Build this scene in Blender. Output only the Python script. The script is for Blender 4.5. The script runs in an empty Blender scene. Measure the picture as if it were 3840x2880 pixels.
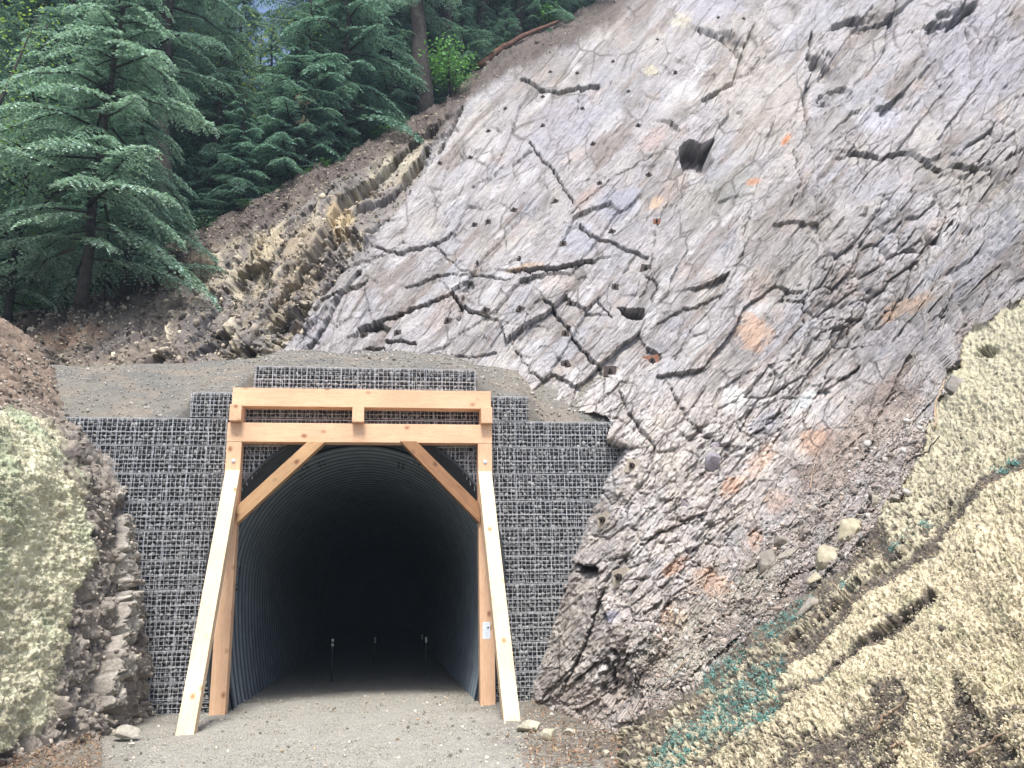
import bpy, math, random, time
import numpy as np
from mathutils import Vector, Matrix
T00 = time.time()
HZD = .0008
rng = np.random.default_rng(7)
random.seed(7)
SC = bpy.context.scene
COL = SC.collection

# ------------------------------------------------------------------ camera
CAM = np.array([2.7367, -14.5131, 1.6])
FPX, YAW, PIT, ROL = 3166.0, 0.1459, 0.2537, -0.0205
_fw = np.array([math.sin(YAW)*math.cos(PIT), math.cos(YAW)*math.cos(PIT), math.sin(PIT)])
_rt = np.array([math.cos(YAW), -math.sin(YAW), 0.0]); _up = np.cross(_rt, _fw)
RT = math.cos(ROL)*_rt + math.sin(ROL)*_up
UP = -math.sin(ROL)*_rt + math.cos(ROL)*_up
cd = bpy.data.cameras.new("camera"); cam = bpy.data.objects.new("camera", cd); COL.objects.link(cam)
cd.sensor_width = 36.0; cd.lens = 36.0*FPX/3840.0; cd.clip_end = 3000
cam.matrix_world = Matrix(((RT[0], UP[0], -_fw[0], CAM[0]), (RT[1], UP[1], -_fw[1], CAM[1]), (RT[2], UP[2], -_fw[2], CAM[2]), (0, 0, 0, 1)))
SC.camera = cam

def slopes(x, y):
    """sight line through a point of the survey photo: run in X and rise in Z per metre of Y"""
    x = np.asarray(x, float); y = np.asarray(y, float)
    d = [(x-1920)/FPX*RT[i] + (1440-y)/FPX*UP[i] + _fw[i] for i in range(3)]
    return d[0]/d[1], d[2]/d[1]
def at(x, y, t):
    dx, dz = slopes(x, y); t = np.asarray(t, float)
    return np.stack([CAM[0]+dx*t, CAM[1]+t+0*dx, CAM[2]+dz*t], -1)
def atY(x, y, Y): return at(x, y, Y-CAM[1])
def atground(x, y, z=0.0):
    dx, dz = slopes(x, y); return at(x, y, (z-CAM[2])/dz)
def proj(P):
    d = np.asarray(P, float)-CAM; w = d@_fw
    return 1920+FPX*(d@RT)/w, 1440-FPX*(d@UP)/w

# ------------------------------------------------------------------ noise
_ang = np.random.default_rng(1).random(4096)*2*np.pi
_gx, _gy = np.cos(_ang).astype(np.float32), np.sin(_ang).astype(np.float32)
def _h2(ix, iy, s):
    h = (ix.astype(np.int64)*374761393 + iy.astype(np.int64)*668265263 + s*2147483647) & 0xffffffff
    h = ((h ^ (h >> 13))*1274126177) & 0xffffffff
    return (h ^ (h >> 16))
def pn(x, y, s=0):
    x = np.asarray(x, np.float32); y = np.asarray(y, np.float32)
    ix = np.floor(x); iy = np.floor(y); fx = x-ix; fy = y-iy
    ix = ix.astype(np.int64); iy = iy.astype(np.int64)
    u = fx*fx*fx*(fx*(fx*6-15)+10); v = fy*fy*fy*(fy*(fy*6-15)+10)
    def g(a, b):
        k = (_h2(ix+a, iy+b, s) & 4095); return _gx[k]*(fx-a)+_gy[k]*(fy-b)
    a = g(0, 0); b = g(1, 0); c = g(0, 1); d = g(1, 1)
    return ((a+(b-a)*u)*(1-v)+(c+(d-c)*u)*v)*1.5
def fbm(x, y, o=4, s=0, gain=.5):
    r = 0; a = 1.0; n = 0
    for i in range(o):
        r = r+a*pn(x*2**i+17.3*i, y*2**i-9.1*i, s+i*13); n += a; a *= gain
    return r/n
def ridged(x, y, o=4, s=0):
    r = 0; a = 1.0; n = 0
    for i in range(o):
        r = r+a*(1-2*np.abs(pn(x*2**i, y*2**i, s+i*7))); n += a; a *= .5
    return r/n
def worley(x, y, s=0):
    ix = np.floor(x).astype(np.int64); iy = np.floor(y).astype(np.int64)
    f1 = np.full(x.shape, 9.0, np.float32); f2 = f1.copy(); idv = np.zeros(x.shape, np.float32)
    for a in (-1, 0, 1):
        for b in (-1, 0, 1):
            h = _h2(ix+a, iy+b, s); px = ix+a+(h & 1023)/1024.; py = iy+b+((h >> 10) & 1023)/1024.
            d = np.hypot(px-x, py-y).astype(np.float32); v = ((h >> 20) & 1023)/1024.
            m = d < f1
            f2 = np.where(m, f1, np.minimum(f2, d)); idv = np.where(m, v, idv); f1 = np.where(m, d, f1)
    return f1, f2, idv
def facets(x, y, s, tilt, off):
    ix = np.floor(x).astype(np.int64); iy = np.floor(y).astype(np.int64)
    f1 = np.full(x.shape, 9.0, np.float32); r = np.zeros(x.shape, np.float32)
    for a in (-1, 0, 1):
        for b in (-1, 0, 1):
            h = _h2(ix+a, iy+b, s); h2 = _h2(ix+a+77, iy+b+33, s+5)
            ex = x-(ix+a+(h & 1023)/1024.); ey = y-(iy+b+((h >> 10) & 1023)/1024.); d = np.hypot(ex, ey).astype(np.float32)
            v = off*(((h >> 20) & 1023)/1023.-.5)+tilt*(ex*((h2 & 1023)/511.-1)+ey*(((h2 >> 10) & 1023)/511.-1))
            m = d < f1; r = np.where(m, v, r); f1 = np.where(m, d, f1)
    return r.astype(np.float32)
def sst(a, b, x):
    t = np.clip((x-a)/(b-a), 0, 1); return t*t*(3-2*t)
def smax(a, b, k): return .5*(a+b+np.sqrt((a-b)**2+k*k))
def smin(a, b, k): return .5*(a+b-np.sqrt((a-b)**2+k*k))
def pdist(X, Y, pts, close=False):
    """distance and side to a polyline"""
    best = np.full(X.shape, 1e9, np.float32); side = np.zeros(X.shape, np.float32)
    pts = list(pts)
    if close: pts = pts+[pts[0]]
    for (x0, y0), (x1, y1) in zip(pts[:-1], pts[1:]):
        dx, dy = x1-x0, y1-y0; L2 = dx*dx+dy*dy+1e-9
        t = np.clip(((X-x0)*dx+(Y-y0)*dy)/L2, 0, 1)
        d = np.hypot(X-x0-t*dx, Y-y0-t*dy)
        s = np.sign((X-x0)*dy-(Y-y0)*dx)
        m = d < best; best = np.where(m, d, best); side = np.where(m, s, side)
    return best, side
def inpoly(X, Y, poly):
    r = np.zeros(X.shape, bool); n = len(poly)
    for i in range(n):
        x0, y0 = poly[i]; x1, y1 = poly[(i+1) % n]
        if y0 == y1: continue
        c = ((y0 > Y) != (y1 > Y)) & (X < (x1-x0)*(Y-y0)/(y1-y0)+x0)
        r ^= c
    return r
def sdpoly(X, Y, poly):
    d, _ = pdist(X, Y, poly, True); return np.where(inpoly(X, Y, poly), d, -d)
def mixc(c, col, m): return c*(1-m[..., None])+np.array(col, np.float32)*m[..., None]

# ------------------------------------------------------------------ mesh helpers
def mesh_np(name, V, F, colors=None, smooth=False, lin=None):
    V = np.ascontiguousarray(V, np.float32).reshape(-1, 3); F = np.ascontiguousarray(F, np.int32); k = F.shape[1]
    me = bpy.data.meshes.new(name); me.vertices.add(len(V)); me.vertices.foreach_set('co', V.ravel())
    me.loops.add(F.size); me.loops.foreach_set('vertex_index', F.ravel())
    me.polygons.add(len(F)); me.polygons.foreach_set('loop_start', np.arange(0, F.size, k, dtype=np.int32))
    me.polygons.foreach_set('loop_total', np.full(len(F), k, np.int32))
    if smooth: me.polygons.foreach_set('use_smooth', np.ones(len(F), bool))
    if colors is not None:
        a = me.color_attributes.new('Col', 'FLOAT_COLOR', 'POINT')
        c = np.ones((len(V), 4), np.float32); c[:, :3] = colors.reshape(-1, 3); a.data.foreach_set('color', c.ravel())
    if lin is not None:
        a = me.attributes.new('Lin', 'FLOAT_VECTOR', 'POINT'); a.data.foreach_set('vector', np.ascontiguousarray(lin, np.float32).ravel())
    me.update(calc_edges=True); return me
def link(name, me, mat=None, parent=None, **kw):
    o = bpy.data.objects.new(name, me); COL.objects.link(o)
    if mat is not None and me is not None and not me.materials: me.materials.append(mat)
    if parent is not None: o.parent = parent
    for k, v in kw.items(): o[k] = v
    return o
def empty(name, loc, label, cat, group=None, rot=None):
    o = bpy.data.objects.new(name, None); COL.objects.link(o); o.location = loc
    o['label'] = label; o['category'] = cat
    if group: o['group'] = group
    if rot is not None: o.rotation_euler = rot
    return o
def grid_faces(m, n, keep=None):
    i = np.arange(m*n).reshape(m, n)
    F = np.stack([i[:-1, :-1], i[:-1, 1:], i[1:, 1:], i[1:, :-1]], -1).reshape(-1, 4)
    if keep is not None: F = F[keep.reshape(-1)]
    return F
def compact(V, F, C=None):
    u, inv = np.unique(F, return_inverse=True)
    return V.reshape(-1, 3)[u], inv.reshape(F.shape), (C.reshape(-1, 3)[u] if C is not None else None)
class MB:
    def __init__(s): s.v = []; s.f = []
    def poly_prism(s, pts, d):      # polygon (list of 3D) extruded by vector d
        n = len(pts); b = len(s.v); d = Vector(d)
        s.v += [Vector(p) for p in pts]+[Vector(p)+d for p in pts]
        s.f.append([b+i for i in range(n)][::-1]); s.f.append([b+n+i for i in range(n)])
        for i in range(n):
            j = (i+1) % n; s.f.append([b+i, b+j, b+n+j, b+n+i])
    def box(s, lo, hi):
        x0, y0, z0 = lo; x1, y1, z1 = hi
        s.poly_prism([(x0, y0, z0), (x1, y0, z0), (x1, y0, z1), (x0, y0, z1)], (0, y1-y0, 0))
    def tube(s, pts, r, n=5):
        pts = [Vector(p) for p in pts]; rs = r if isinstance(r, (list, tuple)) else [r]*len(pts)
        b = len(s.v); m = len(pts)
        for i, p in enumerate(pts):
            t = (pts[min(i+1, m-1)]-pts[max(i-1, 0)]).normalized()
            a = t.cross(Vector((0.13, .3, 1))).normalized(); c = t.cross(a)
            for k in range(n):
                an = 2*math.pi*k/n; s.v.append(p+(a*math.cos(an)+c*math.sin(an))*rs[i])
        for i in range(m-1):
            for k in range(n):
                s.f.append([b+i*n+k, b+i*n+(k+1) % n, b+(i+1)*n+(k+1) % n, b+(i+1)*n+k])
        s.f.append([b+k for k in range(n)][::-1]); s.f.append([b+(m-1)*n+k for k in range(n)])
    def mesh(s, name, bevel=0.0, smooth=False, seg=2):
        me = bpy.data.meshes.new(name); me.from_pydata([tuple(v) for v in s.v], [], s.f); me.update()
        import bmesh
        bm = bmesh.new(); bm.from_mesh(me); bmesh.ops.recalc_face_normals(bm, faces=bm.faces)
        if bevel: bmesh.ops.bevel(bm, geom=list(bm.edges), offset=bevel, segments=seg, affect='EDGES', profile=.5)
        bm.to_mesh(me); bm.free()
        if smooth: me.polygons.foreach_set('use_smooth', np.ones(len(me.polygons), bool))
        return me
ICO_V, ICO_F = None, None
def _ico():
    global ICO_V, ICO_F
    import bmesh
    bm = bmesh.new(); bmesh.ops.create_icosphere(bm, subdivisions=1, radius=1)
    ICO_V = np.array([v.co for v in bm.verts]); ICO_F = np.array([[v.index for v in f.verts] for f in bm.faces]); bm.free()
_ico()
_t = (1+5**.5)/2
IC0_V = np.array([(-1, _t, 0), (1, _t, 0), (-1, -_t, 0), (1, -_t, 0), (0, -1, _t), (0, 1, _t), (0, -1, -_t), (0, 1, -_t), (_t, 0, -1), (_t, 0, 1), (-_t, 0, -1), (-_t, 0, 1)])/np.hypot(1, _t)
IC0_F = np.array([(0, 11, 5), (0, 5, 1), (0, 1, 7), (0, 7, 10), (0, 10, 11), (1, 5, 9), (5, 11, 4), (11, 10, 2), (10, 7, 6), (7, 1, 8), (3, 9, 4), (3, 4, 2), (3, 2, 6), (3, 6, 8), (3, 8, 9), (4, 9, 5), (2, 4, 11), (6, 2, 10), (8, 6, 7), (9, 8, 1)])
def chips(P, S, seed=0, cols=None):
    global ICO_V, ICO_F
    a, b = ICO_V, ICO_F; ICO_V, ICO_F = IC0_V, IC0_F
    r = stones(P, S, seed, cols=cols); ICO_V, ICO_F = a, b; return r
def stones(P, S, seed=0, flat=None, cols=None):
    """many angular stones: centres P, sizes S (n,3)"""
    r = np.random.default_rng(seed); n = len(P)
    V = ICO_V[None]*(1+r.uniform(-.28, .28, (n, len(ICO_V), 1))*(1.5 if len(ICO_V) == 12 else 1))
    V = np.clip(V, -.72, .72)*1.2
    V = V*S[:, None, :]
    q = r.normal(size=(n, 4)); q /= np.linalg.norm(q, axis=1)[:, None]
    w, x, y, z = q.T
    R = np.stack([1-2*(y*y+z*z), 2*(x*y-z*w), 2*(x*z+y*w), 2*(x*y+z*w), 1-2*(x*x+z*z), 2*(y*z-x*w), 2*(x*z-y*w), 2*(y*z+x*w), 1-2*(x*x+y*y)], -1).reshape(n, 3, 3)
    V = np.einsum('nij,nkj->nki', R, V)+P[:, None]
    F = (ICO_F[None]+(np.arange(n)*len(ICO_V))[:, None, None]).reshape(-1, 3)
    C = None
    if cols is not None: C = np.repeat(cols[:, None], len(ICO_V), 1).reshape(-1, 3)
    return V.reshape(-1, 3), F, C

# ------------------------------------------------------------------ materials
class NT:
    def __init__(s, name):
        s.m = bpy.data.materials.new(name); s.m.use_nodes = True; s.t = s.m.node_tree; s.n = s.t.nodes
        s.b = s.n['Principled BSDF']; s.out = s.n['Material Output']
    def a(s, typ, **kw):
        nd = s.n.new(typ)
        for k, v in kw.items():
            if k in nd.bl_rna.properties and k != 'inputs': setattr(nd, k, v)
            else: nd.inputs[k.replace('_', ' ')].default_value = v
        return nd
    def l(s, o, i): s.t.links.new(o, i)
    def coord(s, kind='Object', scale=(1, 1, 1)):
        tc = s.a('ShaderNodeTexCoord'); mp = s.a('ShaderNodeMapping'); mp.inputs['Scale'].default_value = scale
        s.l(tc.outputs[kind], mp.inputs['Vector']); return mp.outputs['Vector']
    def noise(s, vec, scale, detail=4, rough=.55, dist=0):
        n = s.a('ShaderNodeTexNoise'); n.inputs['Scale'].default_value = scale; n.inputs['Detail'].default_value = detail
        n.inputs['Roughness'].default_value = rough; n.inputs['Distortion'].default_value = dist
        s.l(vec, n.inputs['Vector']); return n.outputs['Fac']
    def ramp(s, fac, stops):
        r = s.a('ShaderNodeValToRGB'); e = r.color_ramp.elements
        while len(e) < len(stops): e.new(.5)
        for i, (p, c) in enumerate(stops):
            e[i].position = p; e[i].color = (*c, 1) if not np.isscalar(c) else (c, c, c, 1)
        s.l(fac, r.inputs['Fac']); return r.outputs['Color']
    def mix(s, a, b, fac, mode='MIX'):
        m = s.a('ShaderNodeMix', data_type='RGBA', blend_type=mode)
        for v, i in ((a, 6), (b, 7), (fac, 0)):
            if hasattr(v, 'links'): s.l(v, m.inputs[i])
            elif np.isscalar(v): m.inputs[i].default_value = v if i == 0 else (v, v, v, 1)
            else: m.inputs[i].default_value = (*v, 1)
        return m.outputs[2]
    def bump(s, h, strength, dist, nrm=None):
        b = s.a('ShaderNodeBump'); b.inputs['Strength'].default_value = strength; b.inputs['Distance'].default_value = dist
        s.l(h, b.inputs['Height'])
        if nrm is not None: s.l(nrm, b.inputs['Normal'])
        return b.outputs['Normal']
    def fin(s, col=None, rough=.9, nrm=None, metal=0, spec=.3):
        if col is not None:
            if hasattr(col, 'links'): s.l(col, s.b.inputs['Base Color'])
            else: s.b.inputs['Base Color'].default_value = (*col, 1)
        s.b.inputs['Roughness'].default_value = rough; s.b.inputs['Metallic'].default_value = metal
        s.b.inputs['Specular IOR Level'].default_value = spec
        if nrm is not None: s.l(nrm, s.b.inputs['Normal'])
        return s.m
def mat_terrain(name, sc=1.0, bstr=.6, var=.35, lined=False):
    t = NT(name); v = t.coord('Object'); at_ = t.a('ShaderNodeAttribute', attribute_name='Col')
    n1 = t.noise(v, 9*sc, 6, .65); n2 = t.noise(v, 45*sc, 4, .6); n3 = t.noise(v, 2.1*sc, 5, .6)
    g = t.ramp(n1, [(.3, 1-var), (.7, 1+var*.6)]); g2 = t.ramp(n2, [(.32, 1-var*.9), (.68, 1+var*.7)]); g3 = t.ramp(n3, [(.3, .85), (.7, 1.12)])
    c = t.mix(at_.outputs['Color'], g, 1.0, 'MULTIPLY'); c = t.mix(c, g2, 1.0, 'MULTIPLY'); c = t.mix(c, g3, 1.0, 'MULTIPLY')
    nb = t.bump(n1, bstr, .05/sc); nb = t.bump(n2, bstr, .014/sc, nb)
    if lined:     # thin bedding steps and joints running along the lineation
        la = t.a('ShaderNodeAttribute', attribute_name='Lin')
        for sx, sy, k_, dist, lo in ((.28, 2.0, 6, .05, .12), (.8, 5.5, 5, .022, .10)):
            mp = t.a('ShaderNodeMapping'); mp.inputs['Scale'].default_value = (sx, sy, 0); t.l(la.outputs['Vector'], mp.inputs['Vector'])
            nn = t.noise(mp.outputs['Vector'], 1.0, 4, .5, 0)
            mu = t.a('ShaderNodeMath', operation='MULTIPLY'); mu.inputs[1].default_value = k_*2.2; t.l(nn, mu.inputs[0])
            fr_ = t.a('ShaderNodeMath', operation='FRACT'); t.l(mu.outputs[0], fr_.inputs[0])
            nb = t.bump(t.ramp(fr_.outputs[0], [(0.0, 0.0), (.06, 1.0), (1.0, 0.0)]), .8, dist, nb)
            msk = t.ramp(t.noise(la.outputs['Vector'], 1.3 if sx < 1 else 2.2, 3, .6), [(.42, 0.0), (.60, .75)])
            ln_ = t.mix(0.0, msk, t.ramp(fr_.outputs[0], [(0.0, 1.0), (.10, .55), (.22, 0.0)]))
            c = t.mix(c, (.10, .088, .078), ln_)
        ma = t.a('ShaderNodeMapping'); ma.inputs['Scale'].default_value = (.9, 1.9, 0); ma.inputs['Rotation'].default_value = (0, 0, .35); t.l(la.outputs['Vector'], ma.inputs['Vector'])
        wn = t.a('ShaderNodeTexNoise'); wn.inputs['Scale'].default_value = 2.5; wn.inputs['Detail'].default_value = 4; t.l(la.outputs['Vector'], wn.inputs['Vector'])
        wa = t.a('ShaderNodeVectorMath', operation='MULTIPLY_ADD'); wa.inputs[1].default_value = (.22, .22, 0); t.l(wn.outputs['Color'], wa.inputs[0]); t.l(ma.outputs['Vector'], wa.inputs[2])
        vv = t.a('ShaderNodeTexVoronoi', feature='DISTANCE_TO_EDGE'); vv.inputs['Scale'].default_value = 1.0; t.l(wa.outputs[0], vv.inputs['Vector'])
        jl = t.ramp(vv.outputs['Distance'], [(0.0, 1.0), (.018, .6), (.05, 0.0)]); jm = t.ramp(t.noise(la.outputs['Vector'], .7, 3, .6), [(.45, 0.0), (.58, .8)])
        c = t.mix(c, (.09, .08, .072), t.mix(0.0, jl, jm)); nb = t.bump(t.ramp(vv.outputs['Distance'], [(0.0, 0.0), (.05, 1.0)]), .5, .03, nb)
        st_ = t.a('ShaderNodeMapping'); st_.inputs['Scale'].default_value = (1.0, 6, 0); t.l(la.outputs['Vector'], st_.inputs['Vector'])
        c = t.mix(c, t.ramp(t.noise(st_.outputs['Vector'], 1.0, 5, .65), [(.32, .84), (.5, 1.0), (.68, 1.12)]), 1.0, 'MULTIPLY')
    return t.fin(c, .92, nb, spec=.25)
M_ROCK = mat_terrain('rock_face', 1.3, .55, .20, True)
M_MULCH = mat_terrain('hydro_mulch', 2.0, .9, .32)
M_SOIL = mat_terrain('soil', 1.6, .8, .3)
def mat_wood(name, base, dark, knotc):
    t = NT(name); tc = t.a('ShaderNodeTexCoord'); oi = t.a('ShaderNodeObjectInfo')
    ad = t.a('ShaderNodeVectorMath', operation='ADD'); sc_ = t.a('ShaderNodeVectorMath', operation='SCALE'); sc_.inputs['Scale'].default_value = 37.
    cmb = t.a('ShaderNodeCombineXYZ'); t.l(oi.outputs['Random'], cmb.inputs[0]); t.l(oi.outputs['Random'], cmb.inputs[1]); t.l(cmb.outputs[0], sc_.inputs[0])
    t.l(tc.outputs['Object'], ad.inputs[0]); t.l(sc_.outputs[0], ad.inputs[1])
    mp = t.a('ShaderNodeMapping'); mp.inputs['Scale'].default_value = (.9, 9, 9); t.l(ad.outputs[0], mp.inputs[0])
    vo = t.a('ShaderNodeTexVoronoi'); vo.inputs['Scale'].default_value = 1; mk = t.a('ShaderNodeMapping'); mk.inputs['Scale'].default_value = (3.1, 4.2, 4.2)
    t.l(ad.outputs[0], mk.inputs[0]); t.l(mk.outputs[0], vo.inputs['Vector'])
    nz = t.noise(mp.outputs[0], 3.2, 6, .6, .4); nf = t.noise(mp.outputs[0], 14, 3, .5)
    nl = t.noise(ad.outputs[0], 1.1, 3, .5)
    c = t.ramp(nz, [(.3, base), (.72, dark)]); c = t.mix(c, t.ramp(nf, [(.3, .9), (.7, 1.05)]), 1.0, 'MULTIPLY')
    c = t.mix(c, t.ramp(nl, [(.35, .86), (.65, 1.06)]), 1.0, 'MULTIPLY')
    k = t.ramp(vo.outputs['Distance'], [(.07, 1), (.13, .55), (.22, 0.0)])
    pk = t.a('ShaderNodeSeparateColor'); t.l(vo.outputs['Color'], pk.inputs[0])
    gt = t.a('ShaderNodeMath', operation='GREATER_THAN'); gt.inputs[1].default_value = .2; t.l(pk.outputs[0], gt.inputs[0])
    km = t.mix(0.0, k, gt.outputs[0])
    c = t.mix(c, knotc, km)
    ck = t.noise(mp.outputs[0], 1.3, 2, .5); cr = t.ramp(ck, [(.495, 0.0), (.5, .35), (.505, 0.0)])
    c = t.mix(c, (.16, .09, .05), cr)
    return t.fin(c, .7, t.bump(nz, .25, .01), spec=.3)
M_WOOD = mat_wood('fresh_sawn_timber', (.76, .51, .33), (.66, .41, .25), (.30, .14, .07))
M_WOODLIT = mat_wood('skylit_timber', (.84, .67, .46), (.76, .56, .36), (.40, .22, .11))  # fresh sawn timber with the sky's brightness on the raking braces painted in
M_WOODB = mat_wood('brown_timber', (.36, .20, .10), (.22, .11, .055), (.08, .04, .025))
def simple(name, c, rough=.6, metal=0, var=.15, sc=8, bs=0.0, bd=.01, spec=.3):
    t = NT(name); v = t.coord('Object'); n = t.noise(v, sc, 5, .6)
    lo = tuple(x*(1-var) for x in c); hi = tuple(min(1, x*(1+var)) for x in c)
    return t.fin(t.ramp(n, [(.3, lo), (.7, hi)]), rough, t.bump(n, bs, bd) if bs else None, metal, spec)
M_WIRE = simple('galvanised_wire', (.66, .68, .72), .5, .35, .2, 30)
M_STEEL = simple('galvanised_steel', (.20, .245, .28), .48, .7, .25, 3, .1, .01)
M_COLLAR = simple('dark_collar', (.045, .052, .058), .6, 0, .25, 6)
M_BOLT = simple('zinc_bolt', (.75, .78, .82), .35, .8, .1, 20)
M_RUST = simple('rusty_steel', (.050, .040, .037), .8, .2, .4, 25, .4, .005)
M_RUSTO = simple('orange_rust_steel', (.17, .08, .05), .85, .1, .3, 25, .4, .005)
M_SHOT = simple('grout', (.30, .265, .215), .95, 0, .3, 20, .5, .01)
M_BARK = simple('bark', (.042, .037, .034), .95, 0, .5, 7, .9, .03)
M_BARKR = simple('red_bark', (.13, .068, .048), .95, 0, .4, 7, .9, .03)
M_TWIG = simple('twig', (.36, .27, .19), .9, 0, .3, 20)
def mat_attr(name, rough=.8, var=.25, sc=20, bs=.4, bd=.01, trans=0.0):
    t = NT(name); v = t.coord('Object'); at_ = t.a('ShaderNodeAttribute', attribute_name='Col'); n = t.noise(v, sc, 4, .6)
    c = t.mix(at_.outputs['Color'], t.ramp(n, [(.3, 1-var), (.7, 1+var)]), 1.0, 'MULTIPLY')
    m = t.fin(c, rough, t.bump(n, bs, bd) if bs else None)
    if trans:
        tr = t.a('ShaderNodeBsdfTranslucent'); ms = t.a('ShaderNodeMixShader'); ms.inputs[0].default_value = trans
        c2 = t.mix(c, (1.0, 1.1, .5), .5, 'MULTIPLY'); t.l(c2, tr.inputs[0])
        t.l(t.b.outputs[0], ms.inputs[1]); t.l(tr.outputs[0], ms.inputs[2]); t.l(ms.outputs[0], t.out.inputs[0])
    return m
M_STONE = mat_attr('loose_stone', .9, .25, 14, .5, .02)
M_LEAF = mat_attr('leaf', .55, .2, 3, 0, 0, .3)
M_STRAW = mat_attr('straw', .9, .15, 20, 0, 0, .15)

# ------------------------------------------------------------------ hillside: planes of the cut, in inverse distance along Y
BROW = [(-900, 1400), (-400, 1290), (0, 1215), (130, 1183), (300, 1130), (430, 1090), (538, 1010), (642, 925), (868, 810), (1050, 725), (1128, 665), (1302, 592), (1432, 521), (1600, 430), (1660, 385), (1720, 330), (1770, 262), (1900, 185), (2050, 100), (2200, 25), (2310, -30), (2600, -260), (3200, -620), (4600, -1300)]
bx, by = np.array(BROW, float).T
def browy(x): return np.interp(x, bx, by)
CAPL = [(-900, 1440), (-400, 1400), (0, 1372), (150, 1362), (400, 1366), (700, 1362), (960, 1345), (1060, 1322), (1250, 1313), (1500, 1318), (1690, 1332), (1800, 1366), (2100, 1392), (2240, 1405)]
cx_, cy_ = np.array(CAPL, float).T
def base_q(X, Y):
    dx, dz = slopes(X, Y)
    S = .0645+7.8e-6*(X-2400)+2.84e-5*(Y-1450)
    C = .0676+.0026*sst(1600, 2000, Y)+7.447e-5*(X-2361)+2.215e-5*(Y-1588)+.0012*sst(2200, 2600, Y)+np.maximum(0, 1680-Y)*2.5e-4+np.maximum(0, 1950-X)*1.5e-4
    R = (.9*dx-dz)/3.54; R2 = (1.5*(dx-.33)-dz)/.685
    return smax(smin(S, C, .003), smin(R, R2, .004), .004), S, R
def r1(*p): return [(a/1.152, b/1.152) for a, b in p]
def r2(*p): return [(1920+a/1.152, b/1.152) for a, b in p]
def r4(*p): return [(1920+a/1.152, 1440+b/1.152) for a, b in p]
def w(*p): return [(a*1.736, b*1.736) for a, b in p]

GP = 4.0
gx_ = np.arange(-420, 4300, GP); gy_ = np.arange(-640, 3000, GP)
X, Y = np.meshgrid(gx_, gy_); X = X.astype(np.float32); Y = Y.astype(np.float32)
q, qS, qR = base_q(X, Y)
P = at(X, Y, 1/np.maximum(q, .012))
du = np.gradient(P, axis=1); dv = np.gradient(P, axis=0)
N = np.cross(dv, du); N /= np.linalg.norm(N, axis=2)[..., None]
if N[400, 700]@(CAM-P[400, 700]) < 0: N = -N
# lineation frame on the slab
A0 = P[int((1000+640)/GP), int((2000+420)/GP)]; A1 = P[int((905+640)/GP), int((2100+420)/GP)]
Ld = (A1-A0)/np.linalg.norm(A1-A0); Ns = N[int((1000+640)/GP), int((2000+420)/GP)]; Md = np.cross(Ns, Ld)
# chart of the cut face: l up along the bedding, m across it
l = ((X*.67-Y*.74)*.0078).astype(np.float32); m = ((X*.74+Y*.67)*.0078).astype(np.float32)
wl = l+.3*fbm(l*.5, m*.5, 3, 5); wm = m+.13*fbm(l*.45, m*.5, 3, 9)
print('geom base', time.time()-T00)

MULP = [(2180, 2960), (2241, 2829), (2300, 2760), (2400, 2690), (2560, 2590), (2700, 2490), (2830, 2370), (2990, 2250), (3100, 2160), (3200, 2080), (3300, 1950), (3380, 1830), (3440, 1700), (3500, 1560), (3560, 1400), (3620, 1280), (3720, 1190), (3840, 1120), (4500, 850), (4500, 3100), (2180, 3100)]
edgen = fbm(X/90, Y/90, 4, 31)*45
mul_d = sdpoly(X, Y, MULP)+edgen
mulch = sst(-6, 12, mul_d)
ridge = sst(30, -50, (X-np.interp(Y, [260, 540, 940, 1330, 1500], [1790, 1640, 1395, 1040, 980]))+edgen*.6)
brd = Y-browy(X)+edgen*.9
browm = sst(150, 60, brd+fbm(X/40, Y/40, 3, 77)*25)*(1-mulch)*sst(2500, 2200, X)
# zones on the rock
def blob(cx, cy, rx, ry=None, rot=0., soft=.5, n=.5, s=3):
    ry = ry or rx; c, s_ = math.cos(math.radians(rot)), math.sin(math.radians(rot))
    x0, x1 = int((cx-3*max(rx, ry)+420)/GP), int((cx+3*max(rx, ry)+420)/GP); y0, y1 = int((cy-3*max(rx, ry)+640)/GP), int((cy+3*max(rx, ry)+640)/GP)
    x0 = max(x0, 0); y0 = max(y0, 0); sl = (slice(y0, y1), slice(x0, x1))
    u = ((X[sl]-cx)*c-(Y[sl]-cy)*s_)/rx; v = ((X[sl]-cx)*s_+(Y[sl]-cy)*c)/ry
    d = np.hypot(u, v)+n*fbm(X[sl]/(.5*rx), Y[sl]/(.5*ry), 4, s)
    out = np.zeros(X.shape, np.float32); out[sl] = sst(1+soft*.5, 1-soft*.5, d); return out
lr = (X*.67-Y*.74)*.0078+.3*fbm(X/160, Y/160, 3, 731); mr = (X*.74+Y*.67)*.0078+.25*fbm(X/120, Y/120, 3, 732)
D = np.zeros(X.shape, np.float32)
rockm = (1-mulch)
blocky = np.clip(blob(*r2((1750, 1150))[0], 420, 230, 20, .8, .5, 5)+blob(*r2((2120, 700))[0], 170, 160, 0, .8, .5, 6)+blob(*r4((700, 650))[0], 330, 420, 40, .8, .6, 8)+blob(*r4((1000, 150))[0], 260, 130, 30, .8, .5, 9)+blob(*r4((1300, 600))[0], 330, 250, 40, .8, .5, 19), 0, 1)*rockm*(1-ridge)
dirtz = np.clip(sst(520, 120, -sdpoly(X, Y, MULP)+60*fbm(X/200, Y/200, 3, 41))*sst(1250, 1700, Y)*1.0, 0, 1)*rockm
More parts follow.
